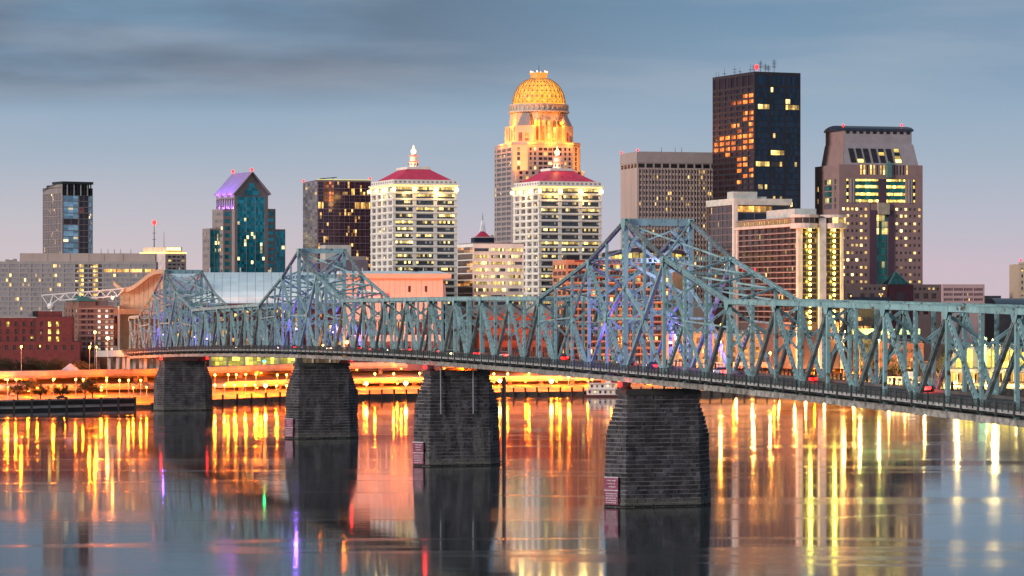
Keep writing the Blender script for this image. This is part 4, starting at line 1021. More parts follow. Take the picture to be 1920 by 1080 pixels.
# dome: glowing glass behind a lattice of ribs
hd = z4 - z3; prof = []
for k in range(13):
    a = radians(3 + 76 * k / 12); prof.append((R * cos(a) ** .85, z3 + hd * sin(a) / sin(radians(79))))
def glowdome():
    m = glow('glowing dome glass', (1.0, .37, .035), .7); t = m.node_tree; bs = t.nodes['Principled BSDF']
    g = t.nodes.new('ShaderNodeNewGeometry'); n = t.nodes.new('ShaderNodeTexVoronoi'); n.inputs['Scale'].default_value = .33; t.links.new(g.outputs['Position'], n.inputs['Vector'])
    r_ = t.nodes.new('ShaderNodeMapRange'); r_.inputs[1].default_value = .1; r_.inputs[2].default_value = .9; r_.inputs[3].default_value = 1.9; r_.inputs[4].default_value = .75
    t.links.new(n.outputs['Distance'], r_.inputs[0]); t.links.new(r_.outputs[0], bs.inputs['Emission Strength']); return m
dm = MB().lathe([(rr - .35, z) for rr, z in prof], 48, (cx, cy, 0)).build('dome', glowdome(), b.root, smooth=True)
def dpt(i, f): rr, z = prof[i]; a = 2 * pi * f / 32; return Vector((cx + rr * cos(a), cy + rr * sin(a), z))
M_rib = mat('bronze dome rib', (.35, .20, .10), .6, var=.1)
rg = [0, 2, 4, 6, 8, 10, 12]
for f in range(32):
    if sin(2 * pi * f / 32 + radians(18)) > .45: continue
    mb = MB()
    for i in range(12): mb.beam(dpt(i, f), dpt(i + 1, f), .24, .2)
    for i0, i1 in zip(rg, rg[1:]):
        mb.beam(dpt(i0, f), dpt(i1, f + 1), .18, .16); mb.beam(dpt(i0, f + 1), dpt(i1, f), .18, .16)
    mb.build('dome_rib', M_rib, dm)
for i in rg:
    mb = MB()
    for f in range(32): mb.beam(dpt(i, f), dpt(i, f + 1), .2, .25)
    mb.build('dome_ring', M_rib, dm)
MB().lathe([(5.4, z4 - .6), (5.4, z4), (4.9, z4 + .1), (4.9, z4 + 2.2), (5.6, z4 + 2.3), (5.6, z4 + 3.0)], 24, (cx, cy, 0)).build('dome_lantern', glow('lantern glow', (1, .34, .04), .75), b.root)
for k in range(6):
    a = 2 * pi * k / 6; beacon(b, cx + 5 * cos(a), cy + 5 * sin(a), z4 + 3, .6, glow('pink lamp', (1, .35, .2), 5))
mast(b, cx, cy, z4 + 3, 5)
for x, y, z, e in ((ww * .22, -3, zs + 1.6, 5200), (ww * .5, -4, zs + 1.6, 6500), (ww * .78, -3, zs + 1.6, 5200), (-3, ll * .3, zs + 1.6, 5200), (-3, ll * .65, zs + 1.6, 5200),
                   (ww * .3, 1, z1 + 1.5, 3600), (ww * .7, 1, z1 + 1.5, 3600), (1, ll * .4, z1 + 1.5, 3600), (-2.5, -2.5, zc + 2, 4200), (ww + 2.5, -2.5, zc + 2, 4200), (-2.5, -2.5, zc + 11, 3000), (ww + 2.5, -2.5, zc + 11, 3000)):
    point('crown_flood', (x, y, z), (1, .27, .018), e * 1.0, b.root, .8)

# -- pink beige office tower with ribbed front
b = B('beige_tower', 'broad pinkish beige office tower with blank side wall behind the black tower', 'tower', 1163.7, 1194.8, 1347, 1680, 15)
w_bg = win('beige tower glazing', (.07, .05, .06), 3, 1, .10, mull=.42, frame=(.47, .35, .32), es=1.5, lcol=(1, .58, .13))
w_bgl = win('beige tower lit glazing', (.1, .07, .05), 3, 1, .9, mull=.38, frame=(.44, .34, .31), es=1.5, lcol=(1, .58, .13))
b.tile('F', 0, b.w, 0, b.z(305), op(.8, b.w - .2, 12, .97), op(b.z(561), b.z(316), 24, .60), lambda i, j: w_bgl if (j == 7 and 4 <= i <= 10) else w_bg, .6)
b.shell(0, b.z(305), left=True, roof=False); b.done(M_beige)
z0, z1 = b.z(314), b.z(306.5)
for i in range(10): b.part('vent_slot', M_blk, b.w * (i + .12) / 10, b.w * (i + .88) / 10, -.1, .1, z0, z1)
for i in range(5): b.part('vent_slot', M_blk, -.1, .1, b.l * (i + .15) / 5, b.l * (i + .85) / 5, z0, z1)
MB().prism([(-.3, -.3), (b.w + .3, -.3), (b.w + .3, b.l + .3), (-.3, b.l + .3)], b.z(305), b.z(284)).build('top_band', mat('top band concrete', (.36, .30, .29), .85, var=.08), b.root)
for i in range(25): b.part('rib', M_beige, .8 + (b.w - 1) * i / 24.7 - .15, .8 + (b.w - 1) * i / 24.7 + .15, -.3, -.01, b.z(561), b.z(316))
beacon(b, 0, b.l - 1, b.z(284)); beacon(b, .5, .5, b.z(284))
for x in (.35, .52, .6): mast(b, b.w * x, 8, b.z(284), 3)

# -- black tower
b = B('black_tower', 'tallest black glass tower with antennas, orange reflection painted on its left face', 'tower', 1336, 1414.5, 1501, 1622, 24)
w_bl = win('black tower side glazing', (.05, .02, .03), 2, 1, .03, mull=.06, frame=(.05, .03, .03), es=1.0, metal=.35, lcol=(1, .35, .05))
w_blo = win('black tower painted orange reflection', (.35, .07, .02), 2, 1, .9, mull=.06, frame=(.12, .03, .02), es=1.5, metal=.2, lcol=(1, .22, .02))  # orange reflection painted as tint and glow, no lit rooms
w_bf = win('black tower front glazing', (.012, .03, .06), 6, 1, .035, mull=.04, frame=(.01, .02, .035), es=1.5, metal=.25)
w_bfl = win('black tower front glazing lit', (.05, .04, .03), 6, 1, .85, mull=.05, frame=(.02, .02, .02), es=1.5, lcol=(1, .62, .15))
nf = 24; fl = op(b.z(420), b.z(162), nf, .66); fll = op(b.z(420), b.z(162), nf, .66)
refl_glowset = {(0, 22), (1, 22), (0, 21), (1, 21), (2, 21), (3, 21)} | {(i, j) for j in (12, 13, 14, 15, 16) for i in range(7) if not (j == 16 and i > 2) and not (j == 12 and i < 4) or (j in (13, 14, 15))} | {(2, 9), (2, 7), (1, 18), (0, 17), (0, 18), (2, 10), (1, 11), (2, 11), (0, 19), (1, 19), (2, 18), (3, 17), (4, 16), (1, 10), (0, 9), (1, 8)}
b.tile('L', 0, b.l, 0, b.z(134), op(.8, b.l - .6, 7, .84), fll + [(round(b.z(159), 3), round(b.z(140), 3))], lambda i, j: w_blo if (i, j) in refl_glowset and random.random() < .85 else w_bl, .5)
b.tile('F', 0, b.w, 0, b.z(134), op(.5, b.w - .4, 3, .9), op(b.z(420), b.z(162), nf, .86) + [(round(b.z(159), 3), round(b.z(140), 3))], lambda i, j: w_bfl if (i, j) in {(0, 20), (2, 20), (0, 10), (1, 10), (1, 12)} else w_bf, .3)
b.shell(0, b.z(134)); b.done(mat('black anodised frame', (.030, .026, .034), .45, metal=.2, var=.15))
zt_ = b.z(134)
for x, y, h, a in ((3, 50, 6, 0), (3, 40, 8, 1), (4, 30, 9, 2), (3, 22, 7, 1), (4, 12, 9, 1), (3, 6, 8, 3), (6, 4, 12, 5), (15, 5, 14, 6), (12, 6, 8, 4), (2, 45, 5, 0), (9, 4, 9, 4)): mast(b, x, y, zt_, h * .58, a, .12)
beacon(b, 3, 3, zt_ + 1, 1.6)

# -- white framed dark office
b = B('white_framed_office', 'dark glass office with white roof band and white corner column below the black tower', 'building', 1327, 1377, 1482, 1430, 17)
w_wf = win('striped dark glazing', (.045, .03, .04), 5, 1, .03, mull=.16, frame=(.02, .015, .02), es=1.3)
w_wfb = win('navy band glazing', (.02, .035, .06), 4, 1, .05, mull=.05, frame=(.02, .02, .03), metal=.2)
w_wfl = win('amber boardroom glazing', (.1, .06, .03), 6, 1, .95, mull=.06, es=1.2, lcol=(1, .45, .07))
fl = op(b.z(575), b.z(385), 14, .86)
b.tile('F', b.w * .05, b.w, 0, b.z(383), op(b.w * .055, b.w - .3, 3, .97), fl, lambda i, j: w_wfl if j == 13 and i in (0, 1, 2) and i != 2 else w_wfb, .5, off=.5)
b.tile('L', 0, b.l, 0, b.z(384), op(.5, b.l - .3, 6, .93), fl, w_wf, .4, off=.5)
b.shell(0, b.z(384)); b.done(mat('brown mullion', (.20, .13, .13), .6))
MB().prism([(-.6, -.6), (b.w + .6, -.6), (b.w + .6, b.l + .6), (-.6, b.l + .6)], b.z(384), b.z(372)).build('roof_band', mat('pale roof band', (.60, .58, .52), .8), b.root)
b.part('corner_column', M_white, -.7, b.w * .05, -.7, 1.2, 0, b.z(384)); b.part('penthouse', mat('pale penthouse', (.5, .53, .5), .8), -.2, b.w * .42, 1, 9, b.z(372), b.z(359))
b.part('roof_plant', mat('pale penthouse', (.5, .53, .5), .8), b.w * .42 + .02, b.w * .6, 2, 9, b.z(372), b.z(368))

# -- dark riverfront hotel with two columns of yellow lamps
b = B('balcony_hotel', 'dark hotel with balcony rows, arcaded top and two glowing columns of yellow lamps', 'building', 1383, 1498, 1579, 1350, 15.5)
w_ht = win('hotel room glazing', (.035, .018, .022), 4, 1, .035, mull=.18, frame=(.05, .03, .03), es=1.5)
w_hr = win('hotel red lit rooms', (.2, .01, .01), 4, 1, .8, mull=.1, es=.9, lcol=(1, .03, .03))
w_ar = win('arcade glazing', (.2, .12, .05), 2, 1, .95, mull=.2, frame=(.3, .2, .1), es=1.1, lcol=(1, .55, .12))
nf = 17; fl = op(b.z(605), b.z(424), nf, .74)
b.tile('L', 2.5, b.l, 0, b.z(424), op(3, b.l - 1.5, 9, .93), fl, lambda i, j: w_hr if j == 9 and i >= 6 else w_ht, .9)
b.tile('F', 0, b.w, 0, b.z(424), op(b.w * .05, b.w * .42, 2, .96) + op(b.w * .62, b.w * .95, 2, .96), fl, w_ht, .9)
b.shell(0, b.z(424)); b.mb.quad((0, 0, 0), (0, 2.5, 0), (0, 2.5, b.z(424)), (0, 0, b.z(424)))
b.done(mat('hotel brown cladding', (.13, .085, .08), .75))
for a, c in fl: b.part('balcony_edge', mat('balcony concrete', (.36, .28, .27), .8), -.45, -.02, 3, b.l - 1.2, a - .75, a - .42)
M_pk = mat('pale pink stucco', (.66, .53, .47), .8)
zb, z1, z2 = b.z(424), b.z(419), b.z(408.5)
MB().prism([(-1.2, -1.2), (b.w + 1.2, -1.2), (b.w + 1.2, b.l + 1), (-1.2, b.l + 1)], zb, z1).build('cornice', M_pk, b.root)
b.part('end_pier', M_pk, -.5, 1.6, -.5, 2.4, 0, zb); b.part('end_pier', M_pk, -.6, 1.4, b.l - 1.4, b.l + .6, 0, zb); b.part('end_pier', M_pk, b.w - .9, b.w + .5, -.5, 2, 0, zb)
b.part('central_shaft', mat('white pink shaft', (.74, .62, .58), .8), b.w * .44, b.w * .60, -1.6, 3, 0, b.z(409))
n = 24
for i in range(n): b.part('arcade_window', w_ar, -.15, .1, 9 + (b.l - 10) * (i + .14) / n, 9 + (b.l - 10) * (i + .86) / n, z1 + .35, z2 - .5)
b.part('arcade_wall', mat('arcade stucco', (.5, .36, .2), .8), .15, b.w - .15, 3, b.l, z1, z2); b.part('arcade_roof', M_taupe, -.8, b.w + .3, -.2, b.l + .5, z2, z2 + .6)
w_ln = win('lounge glazing', (.06, .04, .03), 4, 1, .35, mull=.12, frame=(.4, .3, .28), es=1.2)
for x0, x1 in ((-1.8, b.w * .43), (b.w * .61, b.w + 2.0)):
    cxx = (x0 + x1) / 2; rr = (x1 - x0) / 2 + .4
    MB().lathe([(rr, z1 + .1), (rr, z2 + .2)], 20, (cxx, 2.6, 0)).build('lounge', w_ln, b.root)
    MB().lathe([(rr + .8, z2 + .2), (rr + .8, z2 + 1.5), (rr - 1, z2 + 1.6)], 20, (cxx, 2.6, 0)).build('lounge_roof', M_pk, b.root)
    MB().lathe([(rr + .6, z1 - 2.2), (rr + .6, z1 + .1)], 20, (cxx, 2.6, 0)).build('lounge_base', M_pk, b.root)
b.part('penthouse', mat('pale green penthouse', (.48, .52, .49), .8), b.w * .05, b.w * .55, 8, b.l * .55, z2 + .6, b.z(390))
for k in range(19):
    zz = b.z(431.5 + 10.2 * k)
    for x in (b.w * .24, b.w * .80):
        MB().lathe([(.15, -.55), (.62, -.3), (.62, .5), (.15, .75)], 8, (x, -.9, zz)).build('wall_lamp_or_fill', G_yel, b.root)
for k in range(6):
    for x in (b.w * .24, b.w * .80): point('wall_flood', (x, -1.9, b.z(438 + 30 * k)), (.95, .8, .12), 420, b.root, .5)

# -- pink granite tower with stepped battered top
b = B('granite_tower', 'tall reddish granite tower with sloped top, big lit window and dark curved roof', 'tower', 1528, 1573.5, 1730, 1622, 16)
M_hg = mat('red granite', (.30, .185, .175), .7, var=.10, scale=.25); M_hg2 = mat('grey granite', (.33, .29, .31), .7, var=.10, scale=.25)
w_hu = win('granite tower window', (.08, .07, .08), 1, 1, .55, mull=.12, frame=(.2, .12, .12), es=3.4, lcol=(1, .6, .15))
w_hub = win('granite tower window dark', (.08, .08, .11), 1, 1, .12, mull=.12, frame=(.2, .12, .12), es=1.6)
w_hg = win('green curtain glazing', (.01, .16, .15), 4, 1, .25, mull=.06, frame=(.01, .07, .07), es=1.6, metal=.3, lcol=(1, .62, .13))
w_hy = win('sky lobby lit band', (.2, .15, .05), 12, 1, .97, mull=.08, frame=(.05, .06, .05), es=3.0, lcol=(1, .66, .12))
w_hgd = win('green dark band', (.01, .17, .16), 10, 1, .03, mull=.06, frame=(.01, .06, .06), metal=.3)
X = lambda f: b.ux(1500 + f / 3)
ww, ll = b.w, b.l; zB = b.z(308)
low0, low1 = b.z(575), b.z(385.5)
rows_ = [b.z(220 + y / 3) for y in (515, 553, 597, 637, 678, 719, 761, 802, 844, 885, 925)]
vo = [(round(z - .72, 3), round(z + .72, 3)) for z in sorted(rows_)]
uo1 = [(round(X(x - 7), 3), round(X(x + 7), 3)) for x in (245, 270, 295, 320, 345, 371)]; uo2 = [(round(X(x - 7), 3), round(X(x + 7), 3)) for x in (545, 570, 596, 621, 646, 672)]
b.tile('F', 0, X(392), 0, low1, uo1, vo, lambda i, j: w_hu, .6); b.tile('F', X(527), ww, 0, low1, uo2, vo, lambda i, j: w_hu if j in (0, 9, 7, 6) or random.random() < .3 else w_hub, .6)
M_hp = mat('plum granite', (.085, .04, .065), .4, var=.1)
b.part('dark_pylon', M_hp, X(392), X(430), -.5, 2, 0, b.z(393.5)); b.part('dark_pylon', M_hp, X(497), X(527), -.5, 2, 0, b.z(393.5))
b.tile('F', X(430), X(497), 0, b.z(402), [(X(431), X(496))], op(b.z(540), b.z(402), 11, .96), w_hg, .3, off=.9)
b.part('balcony_block', mat('tan stone', (.36, .29, .22), .75), X(435), X(498), -1.6, 2, b.z(401.5), b.z(380))
M = b.mb
# big window: columns, bands of lit floors and green glass set back
b.tile('F', 0, ww, b.z(380), b.z(334), [(X(262), X(277)), (X(313), X(598)), (X(637), X(652))], [(b.z(379), b.z(335))], w_hgd, 1.8, name='sky_lobby_window')
M.quad((0, 0, low1), (X(392), 0, low1), (X(392), 0, b.z(380)), (0, 0, b.z(380))); M.quad((X(527), 0, low1), (ww, 0, low1), (ww, 0, b.z(380)), (X(527), 0, b.z(380)))
M.quad((X(392), .3, b.z(394)), (X(527), .3, b.z(394)), (X(527), .3, b.z(380)), (X(392), .3, b.z(380)))
for r0, r1 in ((333.5 + 1.6, 339), (346.5, 352), (360.5, 366), (373.5, 378.5)):
    b.part('lit_floor_band', w_hy, X(315), X(445), 1.3, 1.5, b.z(r1), b.z(r0)); b.part('lit_floor_band', w_hy, X(492), X(596), 1.3, 1.5, b.z(r1), b.z(r0))
    b.part('lit_floor_band', w_hy, X(263), X(276), 1.3, 1.5, b.z(r1), b.z(r0)); b.part('lit_floor_band', w_hy, X(638), X(651), 1.3, 1.5, b.z(r1), b.z(r0))
b.part('truss_pylon', M_hp, X(447), X(490), .7, 1.4, b.z(379), b.z(336))
for x in (286, 300, 612, 626): b.part('granite_column', M_hg2, X(x - 4), X(x + 4), -.5, .6, b.z(380), b.z(335))
b.tile('F', 0, ww, b.z(334), zB, op(X(335), X(612), 15, .55), [(b.z(327), b.z(308.5))], lambda i, j: win('attic lit glazing', (.2, .15, .05), 1, 2, .9, mull=.1, es=1.9, lcol=(1, .62, .13)) if i % 3 != 2 and i < 9 else w_hub, .7)
b.part('sentry_bay', mat('verdigris', (.10, .22, .20), .6), X(485), X(511), -1.4, 0, b.z(332), b.z(307)); MB().prism([(X(485) - .3, -1.6), (X(511) + .3, -1.6), (X(511) + .3, .2), (X(485) - .3, .2)], b.z(307), b.z(301), [(X(497), -.8), (X(499), -.8), (X(499), -.6), (X(497), -.6)]).build('sentry_roof', mat('verdigris', (.10, .22, .20), .6), b.root)
b.tile('L', 0, ll, 0, b.z(395), op(2, ll * .9, 6, .45), [(a, c) for a, c in vo if c < b.z(395)], w_hub, .6)
b.tile('L', 0, ll, b.z(395), zB, [(ll * .12, ll * .2), (ll * .3, ll * .62), (ll * .85, ll * .92)], op(b.z(392), b.z(334), 5, .8), lambda i, j: w_hg if j in (1, 2, 3, 4) else w_hub, .8)
b.shell(0, zB)
b.done(M_hg)
# battered upper stage: sloped grey front, sloped red side, seven slots
zU = b.z(268); zV = b.z(243); s1, s2 = 2.2, 6.2
P4 = lambda ix0, ix1, iy: [(ix0, iy), (ww - ix1, iy), (ww - ix1, ll - 3), (ix0, ll - 3)]
st = MB(); A_, C_ = P4(2.6, 2.2, .8), P4(4.8, 3.6, 4.6); st.prism(A_, zB, zU, C_)
st.build('battered_stage', M_hg2, b.root)
sd = MB(); sd.quad((A_[0][0] - .1, A_[0][1] - .1, zB), (A_[3][0] - .1, A_[3][1], zB), (C_[3][0] - .1, C_[3][1], zU), (C_[0][0] - .1, C_[0][1] - .1, zU)).build('side_cladding', M_hg, b.root)
D_ = P4(5.2, 4.2, 5.2); MB().prism(D_, zU, zV).build('top_stage', M_hg2, b.root)
MB().quad((D_[0][0] - .1, D_[0][1], zU), (D_[3][0] - .1, D_[3][1], zU), (D_[3][0] - .1, D_[3][1], zV), (D_[0][0] - .1, D_[0][1], zV)).build('side_cladding', M_hg, b.root)
for k, x in enumerate((303, 344, 385, 428, 470, 513, 557)):
    xx = X(x); za, zb_ = b.z(304), b.z(277)
    f = lambda z: .8 + (4.6 - .8) * (z - zB) / (zU - zB)
    mb = MB(); i0 = 0
    mb.v += [(xx - 1.9, f(zb_) - .25, zb_), (xx + 1.1, f(zb_) - .25, zb_), (xx + 1.9, f(za) - .25, za), (xx - 1.1, f(za) - .25, za), (xx - 1.9, f(zb_) + .5, zb_), (xx + 1.1, f(zb_) + .5, zb_), (xx + 1.9, f(za) + .5, za), (xx - 1.1, f(za) + .5, za)]
    mb.f += [(0, 1, 2, 3), (0, 4, 5, 1), (1, 5, 6, 2), (2, 6, 7, 3), (3, 7, 4, 0)]
    mb.build('slot_window', win('slot glazing', (.02, .015, .02), 1, 4, .42, mull=.06, frame=(.02, .02, .02), es=2.4, lcol=(1, .68, .1)), b.root)
for k in range(10): b.part('roof_vent', M_blk, D_[0][0] + (D_[1][0] - D_[0][0]) * (k + .2) / 10, D_[0][0] + (D_[1][0] - D_[0][0]) * (k + .75) / 10, D_[0][1] - .08, D_[0][1] + .1, b.z(249), b.z(244))
mb = MB(); ny = 8; x0, x1 = D_[0][0] - .9, D_[1][0] + .9; y0, y1 = D_[0][1] - 1.0, D_[2][1] + 1
prof = [(y0 + (y1 - y0) * (1 - cos(pi * k / ny)) / 2, zV + 3.2 * sin(pi * k / ny)) for k in range(ny + 1)]
mb.v = [(x0, y, z) for y, z in prof] + [(x1, y, z) for y, z in prof]
mb.f = [(k, k+1, ny+2+k, ny+1+k) for k in range(ny)] + [tuple(range(ny + 1)), tuple(range(2*ny + 1, ny, -1)), (0, ny + 1, 2*ny + 1, ny)]
mb.build('curved_roof', mat('navy roof metal', (.02, .03, .06), .4, metal=.3), b.root)
beacon(b, x0 + 1, y0 + 3, zV + 2.0); beacon(b, x1 - 6, y0 + 3, zV + 2.6)

# ------------------------------------------------------------------ arena with blue barrel roof
b = B('arena', 'huge arena with pale blue barrel roof, curved tan left wing and salmon right block', 'arena', 296, 300, 843, 1335, 5, zg=10.5)
b.l = 120; ph = b.root.rotation_euler[2]
M_tan = mat('tan precast panel', (.55, .40, .27), .8, var=.08, scale=.3); M_sal = mat('salmon precast panel', (.66, .42, .34), .8, var=.06, scale=.3)
M_blue = mat('pale blue roof metal', (.70, .85, .90), .6, metal=0, var=.10, scale=.15); M_maroon = mat('maroon curtain wall', (.10, .035, .045), .5, var=.2)
X = b.ux; ww = b.w
xr0, xr1 = X(306), X(838); ze, zr = b.z(567), b.z(508)
npan = 34
for k in range(npan):
    x0 = xr0 + (xr1 - xr0) * k / npan + .06; x1 = xr0 + (xr1 - xr0) * (k + 1) / npan - .06
    cut = X(838) - 0
    mb = MB(); n_ = 9
    last = k >= npan - 8
    for i in range(n_ + 1):
        a = (pi / 2) * i / n_; y = 3 + 62 * (1 - cos(a)); z = ze + (zr - ze) * sin(a)
        if k >= npan - 3: y += 0
        mb.v += [(x0, y, z), (x1, y, z), (x1, y, z - .8), (x0, y, z - .8)]
    for i in range(n_):
        q = 4 * i; mb.f += [(q, q+1, q+5, q+4), (q+3, q+7, q+6, q+2), (q, q+4, q+7, q+3), (q+1, q+2, q+6, q+5)]
    mb.f += [(0, 3, 2, 1), (4*n_, 4*n_+1, 4*n_+2, 4*n_+3)]
    mb.build('roof_panel', M_blue, b.root)
MB().box(xr0, X(838), 64, 120, 0, zr - 1).build('rear_block', M_taupe, b.root)
for k in range(7): b.part('clerestory_louver', M_blk, X(398 + 16.5 * k), X(398 + 16.5 * k + 14), 30, 31, b.z(526), b.z(519))
for k in range(9): MB().tube((X(330 + 60 * k), 66, zr - .5), (X(330 + 60 * k), 66, zr + 2.2), .3).build('roof_mast', M_conc2, b.root)
b.part('eave', M_maroon, xr0, X(690), 1.5, 3.4, ze - 2.2, ze - .4)
w_ar1 = win('arena maroon glazing', (.06, .02, .03), 5, 2, .18, mull=.08, frame=(.10, .04, .05), es=1.3, lcol=(1, .5, .1))
b.tile('F', xr0, X(690), 0, ze - 2.2, op(xr0 + 2, X(690) - 2, 16, .93), op(b.z(664), b.z(572), 6, .88), w_ar1, .6, off=4)
b.mb.quad((xr0, 4, 0), (xr0, 64, 0), (xr0, 64, ze), (xr0, 4, ze)); b.mb.quad((X(838), 4, 0), (X(838), 64, 0), (X(838), 64, ze), (X(838), 4, ze))
b.done(M_maroon)
w_gl = win('lit ground floor hall', (.3, .3, .1), 4, 2, 1.0, mull=.05, frame=(.2, .2, .1), es=1.1, lcol=(.95, .72, .08))
for k in range(8): b.part('ground_floor_window', w_gl if k < 5 else win('dim hall', (.2, .15, .08), 3, 1, .3, es=.6), X(396 + 32 * k), X(396 + 32 * k + 29), -2, -1.8, b.z(686), b.z(668))
for k in range(9): b.part('ground_floor_column', M_conc2, X(392.5 + 32 * k), X(396 + 32 * k), -2.6, -1.7, 0, b.z(666))
b.part('ground_floor_canopy', M_conc2, X(385), X(655), -3.4, 3.5, b.z(667), b.z(662))
# right salmon block
xs0, xs1 = X(648), X(829)
zt_ = b.z(522)
for k in range(18):
    x0 = xs0 + (xs1 - xs0) * k / 18; x1 = xs0 + (xs1 - xs0) * (k + 1) / 18
    b.part('wall_panel', M_sal, x0 + .04, x1 - .04, -6, 30, b.z(640), zt_)
b.part('base_storey', M_maroon, xs0 + .5, xs1 - .5, -5.5, 30, 0, b.z(640) - .02)
for px in (766, 797): b.part('slit_window', win('slit glazing', (.08, .03, .03), 1, 3, 0, mull=.1), X(px) - .5, X(px) + .6, -6.12, -5.9, b.z(547.5), b.z(536))
for k in range(10): b.part('strip_window', w_ar1, xs0 + 2 + k * 4.1, xs0 + 5.4 + k * 4.1, -6.12, -5.9, b.z(628), b.z(604))
MB().prism([(xs0 - 3, -8), (X(844), -8), (X(844), 34), (xs0 - 3, 34)], zt_ + .02, b.z(513)).build('fascia', mat('orange fascia panel', (.68, .40, .28), .8, var=.05), b.root)
MB().prism([(xs0 - 3, -7.6), (X(842), -7.6), (X(842), 33), (xs0 - 3, 33)], b.z(513) + .02, b.z(507.5), [(xs0 - 3, 8), (X(826), 8), (X(826), 30), (xs0 - 3, 30)]).build('hip_roof', M_blue, b.root)
MB().lathe([(1.6, 0), (1.6, .8), (.8, 1.2), (2.0, 1.5), (1.8, 2.2)], 10, (X(780), 6, b.z(509.5))).build('roof_vent', M_blk, b.root)
fc = bpy.data.curves.new('sign_text', 'FONT'); fc.body = 'YUM! CENTER'; fc.size = 2.1; fc.extrude = .12; fc.align_x = 'LEFT'
fo = bpy.data.objects.new('tmp_text', fc); COL.objects.link(fo)
bpy.context.view_layer.update(); me = bpy.data.meshes.new_from_object(fo.evaluated_get(bpy.context.evaluated_depsgraph_get())); bpy.data.objects.remove(fo)
me.materials.clear(); me.materials.append(glow('red sign letters', (.8, .02, .06), .9))
sg_ = inst('sign_lettering', me, b.root, (X(673), -6.3, b.z(555.5)), (pi / 2, 0, 0))
b.part('sign_panel', mat('white sign panel', (.75, .7, .68), .7), X(670), X(716), -6.18, -6.04, b.z(558), b.z(543))
# left wing with swooping roof
W_ = [(214, 526), (221, 533.5), (231, 539.5), (242, 539), (254, 533), (266, 524), (278, 514), (288, 508), (297, 505.5), (306, 505.5)]
def wtop(px):
    for (a, ra), (c, rc) in zip(W_, W_[1:]):
        if px <= c: return ra + (rc - ra) * (px - a) / (c - a)
    return W_[-1][1]
for k in range(9):
    p0 = 226 + (306 - 226) * k / 9; p1 = 226 + (306 - 226) * (k + 1) / 9
    mb = MB(); n_ = 3
    us = [X(p0 + (p1 - p0) * i / n_) for i in range(n_ + 1)]; us[0] += .05; us[-1] -= .05; zz = [b.z(wtop(p0 + (p1 - p0) * i / n_) + 7) for i in range(n_ + 1)]
    zb = b.z(578)
    poly = [(us[0], zb)] + [(us[-1], zb)] + [(u_, z_) for u_, z_ in reversed(list(zip(us, zz)))]
    m_ = len(poly); mb.v = [(x, -5, z) for x, z in poly] + [(x, 20, z) for x, z in poly]
    mb.f = [tuple(range(m_)), tuple(range(2*m_-1, m_-1, -1))] + [(i, (i+1) % m_, m_+(i+1) % m_, m_+i) for i in range(m_)]
    mb.build('wing_panel', M_tan, b.root)
mb = MB(); pts = [(X(p), b.z(r_)) for p, r_ in W_]; n_ = len(pts)
for y in (-8, 24):
    mb.v += [(x, y, z) for x, z in pts] + [(x, y, z - 1.9) for x, z in pts]
for i in range(n_ - 1):
    mb.f += [(i, i+1, 2*n_+i+1, 2*n_+i), (n_+i, 3*n_+i, 3*n_+i+1, n_+i+1), (i, n_+i, n_+i+1, i+1), (2*n_+i, 2*n_+i+1, 3*n_+i+1, 3*n_+i)]
mb.f += [(0, 2*n_, 3*n_, n_), (n_-1, 2*n_-1, 4*n_-1, 3*n_-1)]
mb.build('swoop_roof', mat('tan roof edge', (.62, .44, .30), .8, var=.05), b.root)
b.part('wing_ledge', M_tan, X(211), X(306), -8, 20, b.z(589), b.z(578.5)); b.part('wing_base', mat('tan glass base', (.26, .18, .12), .6), X(226), X(306), -4, 20, 0, b.z(589) - .02)
b.part('wing_banner', mat('dark banner', (.05, .03, .05), .7), X(213), X(224), -5.5, -5.2, b.z(648), b.z(592)); b.part('banner_figure', mat('orange banner print', (.5, .2, .08), .7), X(217), X(222), -5.6, -5.51, b.z(634), b.z(606))
spot('arena_flood', (X(735), -55, 2), (X(735), -6, 28), (1, .58, .42), 24000, b.root, 95, 1.5); spot('arena_flood', (X(800), -50, 2), (X(790), -6, 30), (1, .55, .38), 18000, b.root, 90, 1.5)
spot('wing_flood', (X(262), -50, 2), (X(262), -5, 30), (1, .58, .34), 15000, b.root, 90, 1.5)

# ------------------------------------------------------------------ left: white truss canopy, brick buildings
wt = thing('white_space_truss', 'white tubular steel canopy truss in front of the grey slab hotel', 'truss', (0, 0, 0))
d = 1325; M_wt = mat('white painted tube', (.78, .72, .70), .5, var=.05)
def A(px, row): return tuple(at(px, row, d))
top = [(78, 554), (100, 552), (122, 550.5), (144, 548.5), (166, 547), (188, 545), (210, 543), (232, 541)]; bot = [(92, 575), (112, 563), (133, 562), (155, 560), (177, 559), (199, 557), (221, 555)]
for p, q in zip(top, top[1:]): MB().tube(A(*p), A(*q), .32).build('top_tube', M_wt, wt)
for p, q in zip(bot[1:], bot[2:]): MB().tube(A(*p), A(*q), .32).build('bottom_tube', M_wt, wt)
for i, q in enumerate(bot):
    MB().tube(A(*top[i]), A(*q), .24).build('web_tube', M_wt, wt); MB().tube(A(*q), A(*top[i+1]), .24).build('web_tube', M_wt, wt)
MB().tube(A(92, 575), A(122, 551), .24).build('web_tube', M_wt, wt)
p = at(96, 574, d); MB().lathe([(.2, -1.7), (1.4, -1.1), (1.9, 0), (1.4, 1.1), (.2, 1.7)], 12, tuple(p)).build('node_sphere', M_wt, wt)
for px in (97, 222): MB().tube(tuple(at(px, 574, d)), tuple(at(px, 690, d)), .5).build('mast', M_wt, wt)

